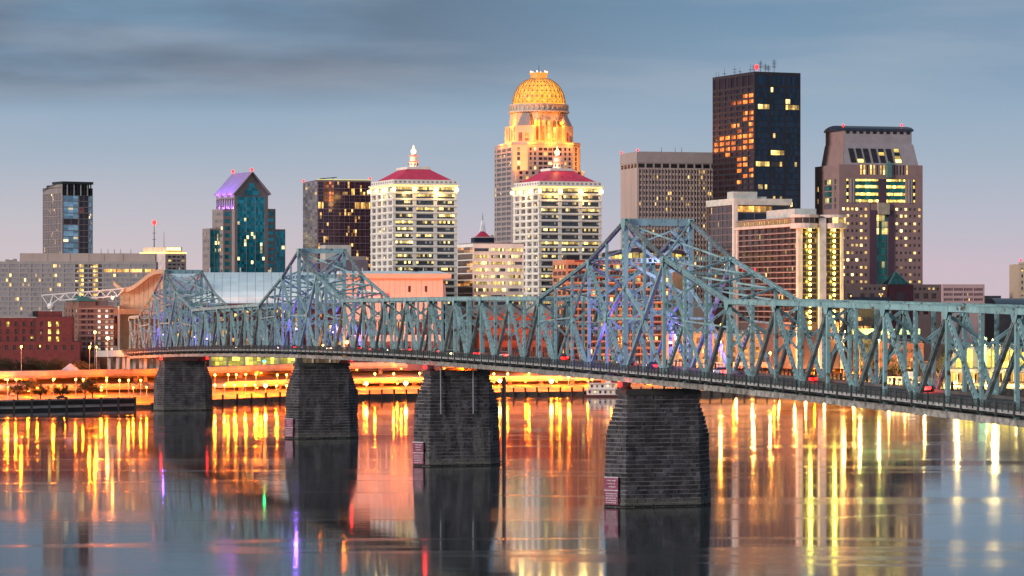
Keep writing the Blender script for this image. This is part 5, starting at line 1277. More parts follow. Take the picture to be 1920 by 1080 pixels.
M_brick = mat('dark red brick', (.14, .034, .034), .9, var=.2, scale=.6); M_brick2 = mat('brown brick', (.22, .11, .085), .9, var=.2, scale=.6)
b = B('red_brick_building', 'low dark red brick building with small square windows at the left edge', 'building', -40, -35, 136, 1260, 6, zg=9); b.l = 25
w_rk = win('brick building glazing', (.03, .025, .03), 2, 2, .06, mull=.1, frame=(.15, .12, .1), es=1.6, lcol=(1, .75, .15)); w_rkl = win('brick building lit glazing', (.2, .15, .05), 2, 2, 1.0, mull=.1, frame=(.15, .12, .1), es=1.8, lcol=(1, .75, .12))
X = b.ux; uo = [(X(p - 3), X(p + 2.5)) for p in (-18, -1, 14, 29.5, 44.5, 59.5)]; uo2 = [(X(p - 3), X(p + 2.5)) for p in (78, 93, 108)]
vo = [(b.z(r_ + 4.7), b.z(r_ - 4.7)) for r_ in (636, 622, 608)]
b.tile('F', 0, X(68), b.z(641), b.z(596), uo, vo, lambda i, j: w_rkl if (i, j) == (2, 2) else w_rk, .5, off=3)
b.tile('F', X(68), X(135), b.z(641), b.z(594), uo2, vo, lambda i, j: w_rkl if i in (1, 2) else w_rk, .5)
b.shell(b.z(641), b.z(596), 0, X(68), 3); b.shell(b.z(641), b.z(594), X(68), X(135), 0, left=True)
b.tile('F', 0, X(150), 0, b.z(641), [(X(p - 3), X(p + 3)) for p in (-2, 13, 28, 43, 59, 74, 90, 105, 121, 136)], [(b.z(656), b.z(647))], w_rk, .5, off=-3); b.shell(0, b.z(641), 0, X(150), -3)
b.done(M_brick)
b.part('parapet', mat('grey coping', (.35, .36, .38), .7), -.2, X(68), 2.8, 3.6, b.z(596), b.z(594)); b.part('penthouse', M_brick, X(70), X(113), 4, 18, b.z(594), b.z(584)); b.part('stair_tower', M_blk, X(60), X(69.5), 4, 14, b.z(596), b.z(583.5))
b.part('roof_duct', M_steel, X(51), X(58), 6, 9, b.z(596), b.z(588))
b = B('brown_brick_hotel', 'brown brick mid rise with green hip roof and bright stair windows by the arena', 'building', 121, 147, 214, 1305, 14, zg=10)
w_bh = win('brick hotel glazing', (.04, .03, .03), 3, 1, .12, mull=.15, frame=(.2, .1, .08), es=1.2, lcol=(1, .6, .3)); w_bw = win('bright stair glazing', (.5, .5, .42), 1, 1, 1.0, mull=.05, es=1.0, lcol=(1, .85, .6))
fl = op(b.z(660), b.z(578), 8, .5)
b.tile('F', 0, b.w, 0, b.z(573), [(b.w * .08, b.w * .2), (b.w * .26, b.w * .32), (b.w * .34, b.w * .42), (b.w * .54, b.w * .62), (b.w * .75, b.w * .83), (b.w * .90, b.w * .97)], fl, lambda i, j: w_bw if i in (3, 4) or (i == 5 and j < 6) else w_bh, .4)
b.tile('L', 0, b.l, 0, b.z(573), op(1, b.l - 1, 4, .5), fl, w_bh, .4); b.shell(0, b.z(573)); b.done(M_brick2)
for a, c in fl: b.part('floor_band', mat('pale brick band', (.45, .28, .22), .8), -.1, b.w + .1, -.12, -.01, c + .3, c + .7)
MB().prism([(0, 1), (b.w * .55, 1), (b.w * .55, b.l - 1), (0, b.l - 1)], b.z(565), b.z(553.5), [(b.w * .22, b.l * .4), (b.w * .3, b.l * .4), (b.w * .3, b.l * .6), (b.w * .22, b.l * .6)]).build('roof', mat('green roof metal', (.03, .14, .12), .5), b.root)
b.part('attic', M_brick2, 0.5, b.w * .5, 1.5, b.l - 1.5, b.z(573), b.z(565)); b.part('plant_room', mat('taupe plant room', (.2, .15, .15), .8), b.w * .52, b.w * .85, 2, b.l - 1, b.z(573), b.z(561.5))

# ------------------------------------------------------------------ right and centre: lower blocks behind the trusses
def block(name, label, pl, pc, pr, rt, d, phi, wallm, wm, nx, rows_, nz, fx=.7, fz=.55, zg=10.5, left=None, l=None):
    b = B(name, label, 'building', pl, pc, pr, d, phi, zg=zg)
    if l: b.l = l
    vo = op(b.z(rows_[1]), b.z(rows_[0]), nz, fz)
    b.tile('F', 0, b.w, 0, b.z(rt), op(.6, b.w - .6, nx, fx), vo, wm, .5)
    if left: b.tile('L', 0, b.l, 0, b.z(rt), op(.6, b.l - .6, left, fx), vo, wm, .5)
    b.shell(0, b.z(rt), left=not left); b.done(wallm); return b
w_ap = win('apartment glazing', (.05, .03, .035), 3, 1, .14, mull=.14, frame=(.25, .14, .11), es=1.4, lcol=(1, .6, .15)); M_terr = mat('terracotta stucco', (.50, .24, .15), .85, var=.1)
b = block('terracotta_apartments', 'terracotta mid rise apartments with dark balcony rows seen through the tallest bridge tower', 1036, 1062, 1262, 487, 1390, 15, M_terr, w_ap, 10, (494, 690), 16, .9, .62, left=3)
for k in range(16):
    zz = b.z(690) + (b.z(494) - b.z(690)) * k / 16; b.part('balcony_edge', mat('pale terracotta', (.55, .33, .24), .8), 1, b.w - 1, -1.3, -.02, zz - .1, zz + .55)
b.part('roof_plant', M_blk, .6, 7, 2, 8, b.z(487), b.z(478)); b.part('roof_band', mat('dark red band', (.22, .06, .06), .7), 4, b.w, -.3, 0, b.z(491), b.z(487) - .02)
b = B('arched_pavilion', 'dark arched roof with yellow lit windows seen through the top of the tallest bridge tower', 'building', 1140, 1145, 1292, 1480, 8); b.l = 30
b.shell(0, b.z(486), front=True, left=True); b.done(mat('tan pavilion wall', (.40, .24, .14), .8)); mb = MB(); n_ = 10; zz = []
prof = [(b.w * k / n_, b.z(473) + (b.z(463) - b.z(473)) * sin(pi * k / n_)) for k in range(n_ + 1)]
mb.v = [(x, -2, z) for x, z in prof] + [(x, 30, z) for x, z in prof] + [(x, -2, z - 2) for x, z in prof] + [(x, 30, z - 2) for x, z in prof]; q = n_ + 1
mb.f = [(k, k+1, q+k+1, q+k) for k in range(n_)] + [(2*q+k, 3*q+k, 3*q+k+1, 2*q+k+1) for k in range(n_)] + [(k, 2*q+k, 2*q+k+1, k+1) for k in range(n_)] + [(q+k, q+k+1, 3*q+k+1, 3*q+k) for k in range(n_)] + [(0, q, 3*q, 2*q), (n_, 2*q+n_, 3*q+n_, q+n_)]
mb.build('arched_roof', mat('plum roof', (.06, .04, .06), .5), b.root)
for k in range(11): b.part('window', win('pavilion glazing', (.3, .2, .05), 2, 1, .97, mull=.1, es=1.3, lcol=(1, .66, .12)), b.w * (k + .06) / 11, b.w * (k + .94) / 11, -.2, 0.05, b.z(485.5), b.z(474.5))

w_py = win('postmodern glazing', (.12, .06, .06), 3, 2, .10, mull=.1, frame=(.3, .18, .16), es=1.5); w_pys = win('small square glazing', (.05, .03, .04), 1, 1, .1)
M_pst = mat('rose precast', (.52, .32, .28), .8, var=.08)
b = B('pyramid_roof_hall', 'low rose stone hall with green glass pyramid skylight in front of the granite tower', 'building', 1578, 1584, 1765, 1500, 14)
X = b.ux; b.l = 40
b.tile('F', 0, X(1664), 0, b.z(533), [(X(p - 4), X(p + 4)) for p in (1593, 1617, 1635, 1652)], [(b.z(557), b.z(550)), (b.z(569), b.z(561)), (b.z(590), b.z(575))], w_py, .5)
b.tile('F', X(1710), b.w, 0, b.z(533), [(X(p - 4.5), X(p + 4.5)) for p in (1719, 1736, 1751)], [(b.z(560), b.z(550)), (b.z(590), b.z(570))], w_py, .5)
b.shell(0, b.z(533), left=True); b.done(M_pst)
for p in (1615, 1623, 1631, 1640, 1649, 1657, 1716, 1725, 1733, 1742, 1750, 1758): b.part('attic_window', w_pys, X(p - 2), X(p + 2), -.1, .12, b.z(543.5), b.z(539))
b.part('entrance_block', mat('maroon stone', (.17, .045, .06), .6), X(1664), X(1710), -2, 10, 0, b.z(533.5)); b.part('entrance_glass', win('tall entrance glazing', (.05, .03, .04), 4, 3, .15, mull=.1, frame=(.2, .06, .08)), X(1676), X(1696), -2.2, -1.9, 0, b.z(548))
cx = X(1686); s_ = X(1706) - cx; zb_ = b.z(533); ap = (cx, s_ * .9, b.z(508.5))
py = MB(); cr = [(cx - s_, 0, zb_), (cx + s_, 0, zb_), (cx + s_, 1.8 * s_, zb_), (cx - s_, 1.8 * s_, zb_)]; py.v = cr + [ap]; py.f = [(0, 1, 4), (1, 2, 4), (2, 3, 4), (3, 0, 4), (3, 2, 1, 0)]
pyo = py.build('pyramid_skylight', win('green pyramid glazing', (.02, .13, .12), 9, 7, .06, mull=.1, frame=(.03, .2, .18), metal=.3, es=.7), b.root)
for c_ in cr: MB().beam(c_, ap, .5, .5).build('pyramid_rib', mat('pale green rib', (.3, .42, .38), .5), pyo)
b.part('blue_canopy', mat('blue grey roof', (.07, .10, .13), .5), X(1588), X(1654), -12, -2, b.z(568), b.z(557))
block('rose_low_block', 'low pink block with ribbon windows right of the pyramid hall', 1762, 1767, 1846, 533, 1600, 14, mat('pink precast', (.55, .36, .36), .8, var=.08), win('pink block glazing', (.16, .08, .10), 6, 1, .04, mull=.2, frame=(.4, .26, .26)), 4, (538, 576), 4, .92, .5, l=30)
b = block('far_grey_block', 'small plain grey block far right beyond the pink block', 1851, 1853, 1877, 554.5, 1700, 10, mat('grey far block', (.20, .19, .22), .8), win('far grey glazing', (.1, .1, .12), 3, 1, 0), 2, (557, 575), 3, l=20)
b = block('tan_right_tower', 'tan tower cut by the right edge of the view', 1910, 1911, 1975, 495, 1600, 0.6, mat('tan tower stone', (.50, .38, .28), .8, var=.08), win('tan tower glazing', (.08, .06, .07), 1, 2, .15, mull=.12), 8, (500, 570), 6, .45, .5, l=30)
b.part('parapet', M_cream, -.4, b.w, -.4, 0, b.z(495), b.z(491)); beacon(b, 1, 1, b.z(491))
b = B('lit_steeple', 'tiny lit steeple far right above the top chord of the bridge', 'steeple', 1893, 1895, 1905, 1700, 8); b.l = 3
b.shell(0, b.z(560), front=True, left=True); b.done(M_taupe); MB().prism([(0, 0), (b.w, 0), (b.w, 3), (0, 3)], b.z(560), b.z(545), [(b.w*.45, 1.4), (b.w*.55, 1.4), (b.w*.55, 1.6), (b.w*.45, 1.6)]).build('spire', mat('pale spire', (.6, .55, .5), .7), b.root); MB().lathe([(.1, 0), (.5, .4), (.1, 1.2)], 8, (b.w/2, 1.5, b.z(545))).build('lamp', glow('steeple lamp', (1, .8, .7), 4), b.root)
b = B('barrel_roof_shed', 'dark blue barrel roofed shed at the right edge above the bridge', 'building', 1868, 1872, 1990, 1450, 6); b.l = 24
b.shell(0, b.z(573), front=True, left=True); b.done(mat('shed wall', (.1, .1, .12), .7)); mb = MB(); n_ = 8; q = n_ + 1
prof = [(24 * k / n_, b.z(574) + 3.8 * sin(pi * k / n_)) for k in range(q)]; mb.v = [(-.5, y, z) for y, z in prof] + [(b.w, y, z) for y, z in prof]; mb.f = [(k, k+1, q+k+1, q+k) for k in range(n_)] + [tuple(range(q)), tuple(range(2*q-1, q-1, -1)), (0, q, 2*q-1, q-1)]
mb.build('roof', mat('navy barrel metal', (.04, .07, .11), .35, metal=.3), b.root)

# lit riverfront behind the right hand trusses
M_or = mat('sandstone arcade', (.55, .40, .26), .85, var=.15); w_or = win('amber arcade opening', (.2, .1, .04), 1, 2, .6, mull=.08, es=.9, lcol=(1, .38, .06))
block('arcade_building', 'long low amber lit arcade building on the bank behind the right hand trusses', 1262, 1268, 1560, 622, 1385, 13, M_or, w_or, 26, (630, 700), 4, .6, .6, l=20)
w_dr = win('restaurant navy glazing', (.03, .04, .07), 4, 1, .35, mull=.12, es=1.2, lcol=(1, .45, .08))
b = block('navy_restaurant', 'dark navy riverside restaurant with pale green canopy behind the right hand trusses', 1594, 1600, 1672, 576, 1370, 10, mat('navy panel', (.04, .045, .07), .6), w_dr, 4, (590, 690), 6, .85, .45, l=24)
b.part('canopy', mat('sea green canopy', (.30, .52, .46), .6), -2, b.w + 12, -5, 0, b.z(627), b.z(616))
block('rust_warehouse', 'low rust brown riverside block between the navy restaurant and the glass pavilion', 1640, 1645, 1732, 640, 1368, 8, mat('rust cladding', (.16, .05, .04), .8), win('rust block glazing', (.1, .05, .03), 3, 1, .4, es=1.2, lcol=(1, .5, .1)), 5, (650, 700), 3, .8, .35, l=20)
block('terracotta_warehouse', 'terracotta riverside warehouse behind the bridge deck right of the pipe pier', 893, 898, 1036, 588, 1372, 10, mat('brick terracotta', (.42, .13, .08), .85, var=.15), win('warehouse glazing', (.1, .04, .04), 3, 1, .08, mull=.12, frame=(.3, .1, .07), lcol=(1, .45, .1)), 7, (600, 690), 4, .7, .45, l=30)
w_yg = win('yellow pavilion glass', (.3, .3, .1), 3, 3, 1.0, mull=.05, frame=(.2, .2, .1), es=.9, lcol=(.9, .62, .08))
b = B('glass_pavilion', 'riverside pavilion with big yellow lit glass panes behind the right hand trusses', 'building', 1782, 1786, 1990, 1372, 6, zg=8); b.l = 22
b.shell(0, b.z(646), front=True, left=True); b.done(mat('grey pavilion frame', (.16, .17, .19), .7))
for k in range(9):
    if k != 2: b.part('glass_pane', w_yg, b.ux(1792 + 17 * k), b.ux(1792 + 17 * k + 14), -.3, -.05, b.z(690), b.z(656))
for k in range(10): b.part('lower_pane', win('pavilion lower glazing', (.2, .12, .05), 3, 1, .8, mull=.15, es=1.2, lcol=(1, .5, .08)), b.ux(1780 + 16 * k), b.ux(1780 + 16 * k + 13), -2.3, -2.05, b.z(716), b.z(699))
b.part('terrace', mat('grey terrace', (.20, .21, .23), .7), -3, b.w, -2, 0, 0, b.z(692)); b.part('lift_tower', mat('teal lift tower', (.10, .25, .30), .5), b.ux(1833), b.ux(1846), -4, -.4, 0, b.z(632))

# ------------------------------------------------------------------ gazebo, boats, car, approach ramp
p = at(132, 690, 1215)
g = thing('gazebo', 'small open gazebo with pale blue pyramid roof above the riverbank road', 'gazebo', (p.x, p.y, ground_z(p.x, p.y)))
for x in (-2.6, 2.6):
    for y in (-2.6, 2.6): MB().box(x - .2, x + .2, y - .2, y + .2, -.5, 3.4).build('post', M_conc2, g)
MB().prism([(-3.6, -3.6), (3.6, -3.6), (3.6, 3.6), (-3.6, 3.6)], 3.4, 6.2, [(-.2, -.2), (.2, -.2), (.2, .2), (-.2, .2)]).build('roof', mat('pale blue shingle', (.30, .40, .50), .7), g); MB().box(-2.8, 2.8, -2.8, 2.8, -1.2, .1).build('base', M_brick2, g)
point('gazebo_lamp', (0, 0, 2.9), SODIUM, 500, g)
def boat(name, label, pl, pr, row_w, d, decks, chim):
    p0, p1 = at(pl, row_w, d), at(pr, row_w, d); L = p1.x - p0.x
    r_ = thing(name, label, 'boat', (p0.x, d, 0.0)); M_bw = mat('boat white', (.78, .74, .70), .6, var=.06)
    MB().prism([(0, 0), (L * .92, 0), (L, 3.5), (L * .92, 7), (0, 7)], -.6, .9, [(-.4, -.4), (L * .93, -.4), (L + 1.2, 3.5), (L * .93, 7.4), (-.4, 7.4)]).build('hull', mat('boat hull dark red', (.10, .03, .03), .6), r_)
    z = .9
    for k in range(decks):
        x0, x1 = L * (.04 + .06 * k), L * (.88 - .08 * k)
        MB().box(x0, x1, .8 + .3 * k, 6.2 - .3 * k, z, z + 2.3).build('cabin', M_bw, r_)
        MB().box(x0 - .8, x1 + .8, -.1 + .3 * k, 7 - .3 * k, z + 2.32, z + 2.55).build('deck', M_bw, r_)
        n = max(4, int((x1 - x0) / 2.0))
        for i in range(n):
            xx = x0 + (x1 - x0) * (i + .5) / n; MB().box(xx - .45, xx + .45, .7 + .3 * k, .82 + .3 * k, z + .7, z + 1.8).build('window', win('boat glazing', (.05, .04, .05), 1, 1, .35, mull=.1, es=1.6, lcol=(1, .6, .2)), r_)
            MB().box(xx - 1.02, xx - .94, .02 + .3 * k, .1 + .3 * k, z, z + 2.32).build('deck_post', M_bw, r_)
        z += 2.55
    MB().box(L * .55, L * .68, 2, 5, z, z + 2.2).build('pilot_house', M_bw, r_)
    for c in range(chim): MB().lathe([(.4, z), (.4, z + 5.5), (.65, z + 5.6), (.6, z + 6.2)], 10, (L * .74, 2 + 3 * c, 0)).build('funnel', M_blk, r_)
    return r_
boat('riverboat', 'small white riverboat moored left of the nearest pier', 1098, 1168, 744, 1296, 2, 0)
rb2 = boat('paddle_steamer', 'white multi deck paddle steamer glowing behind the right hand trusses', 1648, 1752, 744, 1305, 3, 2)
for k in range(10): MB().lathe([(.05, 0), (.3, .2), (.3, .5), (.05, .7)], 8, (2 + 2.2 * k, -.2, 3.0 + 2.5 * (k % 3))).build('deck_lamp', glow('boat lamp', (1, .55, .12), 7), rb2)
point('steamer_glow', (11, -3, 4.5), (1, .5, .12), 2600, rb2); point('steamer_glow', (4, -3, 6.5), (1, .5, .12), 2000, rb2)
# parked car on the promenade
p = at(116, 744, 1140)
cr_ = thing('parked_car', 'small dark car parked on the promenade under the left trees', 'car', (p.x, p.y, ground_z(p.x, p.y) if ground_z(p.x, p.y) > 4 else 4.31))
M_car = mat('dark car paint', (.02, .02, .025), .3, var=.1)
MB().prism([(-2.2, -.85), (2.2, -.85), (2.2, .85), (-2.2, .85)], .35, .85, [(-2.15, -.8), (2.15, -.8), (2.15, .8), (-2.15, .8)]).prism([(-1.5, -.78), (1.2, -.78), (1.2, .78), (-1.5, .78)], .85, 1.45, [(-.9, -.65), (.7, -.65), (.7, .65), (-.9, .65)]).build('body', M_car, cr_)
for x in (-1.35, 1.35):
    for y in (-.85, .7): MB().tube((x, y, .33), (x, y + .16, .33), .33, .33, 10).build('wheel', M_blk, cr_)
# approach ramp at the far end of the truss
ap_ = thing('approach_ramp', 'pale concrete approach ramp on columns at the far left end of the truss bridge', 'ramp')
mb = MB(); b0 = 0; rs = [S1 + .6, S1 + 12, S1 + 30, S1 + 55, S1 + 90]
for i, s in enumerate(rs):
    off = 0.012 * (s - S1) ** 2 * 0.12
    zz = zt(S1) - 14.3 - .02 * (s - S1)
    for t, dz in ((9.5 + off, 0), (-9.5 + off, 0), (-9.5 + off, -1.6), (9.5 + off, -1.6)): mb.v.append(tuple(BP(s, t, zz + dz)))
for i in range(len(rs) - 1):
    for k in range(4):
        l = (k + 1) % 4; mb.f.append((4*i+k, 4*i+4+k, 4*i+4+l, 4*i+l))
mb.f += [(3, 2, 1, 0), (16, 17, 18, 19)]; mb.build('deck', M_conc2, ap_)
for s in (S1 + 4, S1 + 14, S1 + 26, S1 + 40, S1 + 56):
    off = 0.012 * (s - S1) ** 2 * 0.12
    for t in (7, 0, -7):
        q = BP(s, t + off, 0); gz = ground_z(q.x, q.y); zz = zt(S1) - 15.9 - .02 * (s - S1)
        if zz > gz: MB().box(-.6, .6, -.6, .6, gz - .5, zz + .02).build('column', M_conc2, ap_).location = (q.x, q.y, 0)
mb = MB()
for i in range(len(rs) - 1):
    o0, o1 = (0.012 * (s - S1) ** 2 * 0.12 for s in rs[i:i+2]); z0, z1 = (zt(S1) - 14.3 - .02 * (s - S1) for s in rs[i:i+2])
    mb.beam(BP(rs[i], 9.4 + o0, z0 + .5), BP(rs[i+1], 9.4 + o1, z1 + .5), .3, 1.0)
mb.build('parapet', M_conc2, ap_, weld=True)

# ------------------------------------------------------------------ trees
def leafmat(name, c):
    m = mat(name, c, .8, var=.5, scale=.6); return m
M_leaf = leafmat('park leaf', (.055, .06, .022)); M_leaf2 = leafmat('shrub leaf', (.035, .04, .018)); M_bark = mat('bark', (.05, .035, .025), .9, var=.3)
def tree(name, label, loc, h, cr, n, ml, seed, group, sparse=.75, trunk=.35):
    rnd = random.Random(seed); r_ = thing(name, label, 'tree', loc, 0, group)
    tk = MB(); tips = []
    top_ = Vector((rnd.uniform(-.3, .3), rnd.uniform(-.3, .3), h * trunk)); tk.tube((0, 0, -.4), top_, h * .022 + .08, h * .016 + .05, 7)
    nb = 6
    for k in range(nb):
        a = 2 * pi * k / nb + rnd.uniform(-.4, .4); e = rnd.uniform(.5, 1.2)
        st_ = top_ * rnd.uniform(.75, 1); L = (h - st_.z) * rnd.uniform(.6, .95)
        tip = st_ + Vector((cos(a) * cos(e), sin(a) * cos(e), sin(e))) * L; tip.z = min(tip.z, h * .97)
        tk.tube(st_, tip, .09 + h * .006, .03, 5); tips.append(tip); tips.append(st_.lerp(tip, .65))
        for q in range(3):
            u = st_.lerp(tip, rnd.uniform(.4, .9)); v = u + Vector((rnd.gauss(0, 1), rnd.gauss(0, 1), rnd.uniform(.1, 1))).normalized() * cr * .5
            tk.tube(u, v, .05, .02, 4); tips.append(v)
    tk.build('trunk', M_bark, r_)
    cw = MB()
    cl = [(t, cr * rnd.uniform(.22, .42)) for t in tips if rnd.random() < sparse]
    for k in range(n):
        c_, s_ = rnd.choice(cl); dv = Vector((rnd.gauss(0, 1), rnd.gauss(0, 1), rnd.gauss(0, .8))).normalized() * s_ * rnd.random() ** .4
        p = c_ + dv; sz = rnd.uniform(.12, .30)
        a = Vector((rnd.gauss(0, 1), rnd.gauss(0, 1), rnd.gauss(0, 1))).normalized(); b_ = a.orthogonal().normalized()
        cw.quad(p - a * sz, p + b_ * sz * .6, p + a * sz, p - b_ * sz * .6)
    cw.build('crown', ml, r_, kind='stuff'); return r_
TR = [(33, 748, 1142, 9.5, 3.6), (76, 748, 1146, 8.5, 3.2), (116, 748, 1150, 8.0, 3.0), (160, 748, 1158, 10, 3.6), (174, 748, 1160, 9.5, 3.6), (58, 746, 1165, 7.0, 2.6)]
for k, (px, row, d, h, cr) in enumerate(TR):
    p = at(px, row, d); pos = ['leftmost of the row', 'between the leftmost tree and the car', 'just right of the parked car', 'left one of the close pair', 'right one of the close pair', 'small one standing a little behind'][k]
    tree('park_tree', 'sparse young tree on the left promenade, ' + pos, (p.x, p.y, max(ground_z(p.x, p.y), 1) if p.y > bank_y(p.x) + 2 else 4.3), h, cr, 1500, M_leaf, k + 10, 'young trees on the promenade', .8, .45)
SH = [(-6, 1222), (10, 1226), (38, 1222), (56, 1224), (72, 1228), (88, 1222), (104, 1226), (114, 1222), (152, 1226), (164, 1222)]
for k, (px, d) in enumerate(SH):
    p = at(px, 690, d)
    tree('shrub_tree', 'low dark bushy tree in front of the red brick building, %s from the left' % ORD[k], (p.x, p.y, ground_z(p.x, p.y)), random.uniform(6.5, 8.5), 4.6, 1900, M_leaf2, 40 + k, 'bushy trees before the brick building', 1.0, .18)
for k, (px, d) in enumerate([(1683, 1352), (1760, 1356), (1545, 1362)]):
    p = at(px, 690, d); tree('bank_tree', 'leafy tree on the right bank behind the trusses, %s from the left' % ORD[k], (p.x, p.y, ground_z(p.x, p.y)), 15, 6, 1800, M_leaf, 70 + k, 'trees on the right bank')

# ------------------------------------------------------------------ lamps
G_sod = glow('sodium globe', (1.0, .42, .05), 22); G_hot = glow('hot white globe', (1.0, .62, .16), 24)
def zone(px):
    return ('left of the farthest pier' if px < 292 else 'between the farthest pier and the middle tower pier' if px < 608 else 'between the middle tower pier and the pipe pier' if px < 856
            else 'between the pipe pier and the nearest pier' if px < 1233 else 'right of the nearest pier behind the trusses')
LAMPS = []
def lamp(px, row, d, e, rad, kind, m=None, col=SODIUM):
    p = at(px, row, d); LAMPS.append((px, p, e, rad, kind, m or G_sod, col))
def dist(px, off):
    d = 1250.0
    for _ in range(6): d = bank_y((px - 960) * d / F) + off
    return d
for px in (403, 421, 440, 460, 478, 518, 537): lamp(px, 722 if px < 500 else 723, dist(px, 14), 900, .42, 'promenade lamp')
lamp(498, 723, dist(498, 9), 2600, .75, 'promenade lamp', G_hot)
for px, r_ in ((403, 703), (428, 702.5), (443, 702.5), (461, 702), (480, 702), (520, 703), (537, 703)): lamp(px, r_, dist(px, 26), 1300, .42, 'viaduct lamp')
for px, r_, e, rad in ((687, 719, 2600, .75), (761, 718.5, 2800, .85), (937, 714, 2600, .75), (1034, 714.5, 3000, .9)): lamp(px, r_, dist(px, 9), e, rad, 'promenade lamp', G_hot)
for px, r_ in ((703, 701), (738, 701), (787, 700), (926, 701), (952, 701), (992, 699)): lamp(px, r_, dist(px, 26), 1500, .45, 'viaduct lamp')
for px, r_ in ((1050, 705), (1066, 707), (1110, 711)): lamp(px, r_, dist(px, 22), 1600, .5, 'viaduct lamp')
for px in (14, 30, 100, 142, 156, 200, 224, 241, 264): lamp(px, 711.5 if px < 200 else 713, dist(px, 24), 1100, .4, 'promenade lamp')
for px, r_ in ((15, 729), (70, 730), (190, 729), (250, 730), (275, 729)): lamp(px, r_ - 3, dist(px, 12), 900, .3, 'promenade lamp')
lamp(40, 650, dist(40, 56), 1500, .4, 'road lamp'); lamp(168, 651, dist(168, 70), 1400, .45, 'road lamp'); lamp(181, 651, dist(181, 70), 1200, .35, 'road lamp'); lamp(202, 634, dist(202, 80), 1000, .65, 'road lamp', G_hot); lamp(178, 623, dist(178, 85), 600, .5, 'road lamp'); lamp(211, 558, 1318, 260, .55, 'road lamp', G_hot)
for px, r_ in ((1351, 641), (1413, 662), (1444, 662), (1514, 644), (1545, 716), (1576, 641), (1300, 646)): lamp(px, r_, dist(px, 30), 1900, .5, 'bank lamp')
lamp(1582, 622, dist(1582, 26), 3000, .7, 'bank lamp', G_hot); lamp(1612, 639, dist(1612, 26), 900, .45, 'bank lamp', glow('greenish lamp', (.9, .85, .2), 12), (.9, .8, .2)); lamp(1648, 638, dist(1648, 30), 900, .45, 'bank lamp', glow('greenish lamp', (.9, .85, .2), 12), (.9, .8, .2))
for px, r_ in ((1795, 634), (1862, 638), (1868, 639), (1733, 704), (1380, 720), (1460, 722), (1510, 724), (1600, 722), (1660, 724), (1720, 728), (1790, 728), (1850, 730), (1905, 730), (1410, 700), (1490, 700)): lamp(px, r_, dist(px, 20), 1500, .42, 'bank lamp', G_hot if px > 1700 else None, (1, .7, .25) if px > 1700 else SODIUM)
LAMPS.sort(key=lambda a: a[0]); cnt = {}
for px, p, e, rad, kind, gm, col in LAMPS:
    zn = zone(px); k = cnt.get((kind, zn), 0); cnt[(kind, zn)] = k + 1
    gz = ground_z(p.x, p.y)
    if kind == 'viaduct lamp': gz = max(gz, 7.4) if p.z > 8 else gz
    r_ = thing(kind.replace(' ', '_'), 'glowing %s %s, %s from the left' % (kind, zn, ORD[k]), 'street lamp', (p.x, p.y, gz), 0, kind + 's on the far bank')
    hh = max(1.5, p.z - gz)
    MB().tube((0, 0, -.3), (0, 0, hh - rad * .8), .11, .07, 6).build('pole', M_steel, r_)
    MB().lathe([(rad * .2, -rad), (rad * .8, -rad * .65), (rad, 0), (rad * .8, rad * .65), (rad * .2, rad)], 12, (0, 0, hh)).build('globe', gm, r_, smooth=True)
    MB().lathe([(rad * .5, rad * .9), (rad * .6, rad * 1.05), (.05, rad * 1.3)], 10, (0, 0, hh)).build('cap', M_steel, r_)
    point('lamp_light', (0, -rad - .5, hh - rad * .3), SOD2 if px > 1233 and col is SODIUM else col, e * (5.6 if rad < .6 else 4.0) * (1.25 if px > 1233 else 1), r_, .35)
# lamps and coloured floods on the bridge
BL = [(92, 5.8, 8.6, 'orange lamp on the bridge deck inside the tallest tower', 1.0), (250, 6.6, 2.2, 'orange lamp low on the bridge deck near the middle tower', .9), (281, 6.6, 1.2, 'small orange lamp on the bridge deck beside the middle tower', .45)]
for s, t, hh, lab, sz in BL:
    q = BP(s if s != 92 else -22, t if s != 92 else -6, zt(s) - 14.3); r_ = thing('bridge_lamp', lab, 'street lamp', q)
    MB().tube((0, 0, 0), (0, 0, hh), .1, .07, 6).build('pole', M_steel, r_)
    MB().lathe([(.1, -.4*sz), (.5*sz, -.2*sz), (.5*sz, .3*sz), (.1, .5*sz)], 10, (0, 0, hh + .3)).build('globe', G_sod, r_)
    point('lamp_light', (-.9, -.6, hh), SODIUM, 900 * sz, r_)
G_vio = glow('violet flood lens', (.45, .2, 1.0), 16)
for c, nm in ((0, 'tallest tower'), (312, 'middle tower'), (552, 'farthest tower')):
    for k, (ds, t, dz, where) in enumerate(((3, 5.6, 0.6, 'near side foot'), (12, 5.4, 6.0, 'near side brace'), (8, -5.6, 5.0, 'far side'), (-20, -5.4, 4.0, 'roadside'))):
        q = BP(c + ds, t, zt(c + ds) - 14.3 + dz); r_ = thing('violet_floodlight', 'violet floodlight at the %s of the %s' % (where, nm), 'floodlight', q, 0, 'violet floods on the bridge towers')
        MB().box(-.3, .3, -.3, .3, -.5, .1).build('housing', M_blk, r_); MB().lathe([(.1, .1), (.34, .2), (.34, .42), (.1, .5)], 10).build('lens', G_vio, r_)
        point('violet_light', (0, 0, 1.1), (.30, .12, 1.0), 1500 if k < 2 else 2200, r_, .3)

q = BP(-3, 0, zt(0) + 8.6); r_ = thing('portal_floodlight', 'pale violet floodlight under the portal strut of the tallest tower', 'floodlight', q)
MB().box(-.3, .3, -.3, .3, -.4, .2).build('housing', M_blk, r_); MB().lathe([(.1, -.9), (.4, -.7), (.4, -.45), (.1, -.4)], 10).build('lens', glow('pale violet lens', (.8, .65, 1.0), 12), r_)
point('flood_light', (.4, -.9, -1.2), (.75, .6, 1.0), 1100, r_, .3)

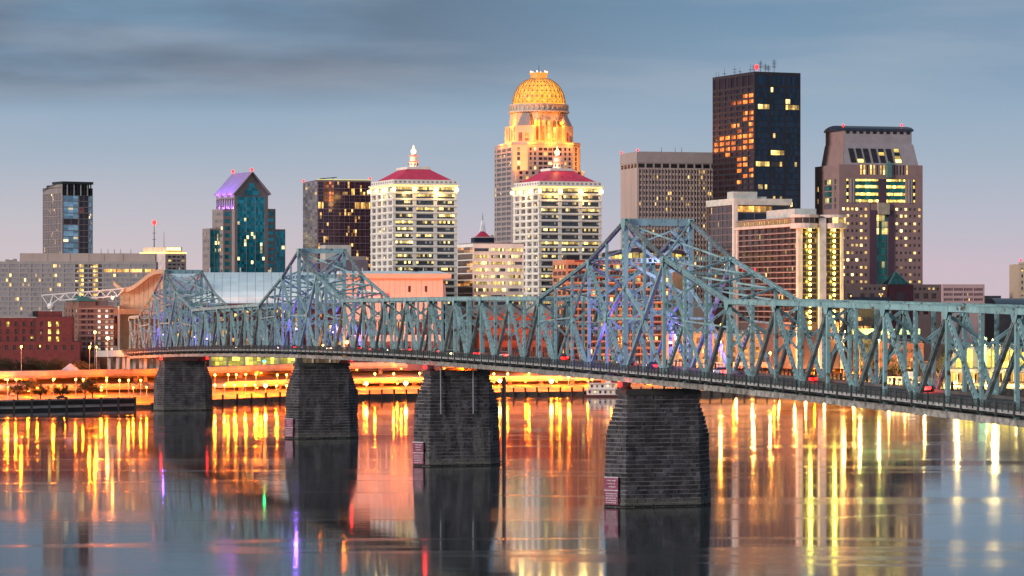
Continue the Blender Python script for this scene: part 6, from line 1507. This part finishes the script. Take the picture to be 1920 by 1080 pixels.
# ------------------------------------------------------------------ cars on the bridge
G_tail = glow('red tail lamp', (1.0, .006, .003), 12); G_head = glow('headlamp', (1.0, .8, .45), 14)
M_cg = win('car glazing', (.02, .022, .03), 2, 1, 0, mull=.06)
CARP = [mat('silver car paint', (.35, .36, .38), .3, metal=.5, var=.05), mat('maroon car paint', (.14, .015, .02), .3, var=.05), mat('white car paint', (.6, .6, .58), .35, var=.05), mat('navy car paint', (.02, .03, .07), .3, var=.05)]
CN = ['silver', 'maroon', 'white', 'navy']
def car(s, t, away, k, lab):
    r_ = thing('car', lab, 'car', BP(s, t, zt(s) - 14.34), rz_b + (0 if away else pi), 'cars crossing the bridge'); m = CARP[k]
    body = MB(); body.prism([(-2.25, -.88), (2.25, -.88), (2.25, .88), (-2.25, .88)], .32, .88, [(-2.2, -.84), (2.1, -.84), (2.1, .84), (-2.2, .84)])
    body.build('body', m, r_)
    MB().prism([(-1.75, -.8), (1.05, -.8), (1.05, .8), (-1.75, .8)], .87, 1.42, [(-1.2, -.66), (.35, -.66), (.35, .66), (-1.2, .66)]).build('cabin', M_cg, r_)
    MB().box(-1.15, .3, -.64, .64, 1.415, 1.47).build('roof', m, r_)
    for x in (-1.4, 1.4):
        for y in (-.9, .72): MB().tube((x, y, .33), (x, y + .18, .33), .33, .33, 10).build('wheel', M_blk, r_)
    for y in (-.62, .62):
        MB().box(-2.3, -2.17, y - .24, y + .24, .58, .84).build('tail_lamp', G_tail, r_); MB().box(2.12, 2.27, y - .22, y + .22, .52, .74).build('headlamp', G_head, r_)
    point('tail_glow', (-3.0, 0, .7), (1, .02, .01), 260, r_, .3) if away else point('head_glow', (3.2, 0, .7), (1, .75, .4), 200, r_, .3)
rr = random.Random(5); s_ = -120
for i in range(14):
    car(s_, rr.choice((-1.6, -4.6)), True, i % 4, '%s car driving away over the bridge, %s from the near end' % (CN[i % 4], ORD[i])); s_ += rr.uniform(26, 48)
for i in range(5):
    car(150 + i * 70, 3.2, False, (i + 2) % 4, '%s car coming over the bridge with headlamps on, %s of the oncoming cars' % (CN[(i + 2) % 4], ORD[i]))
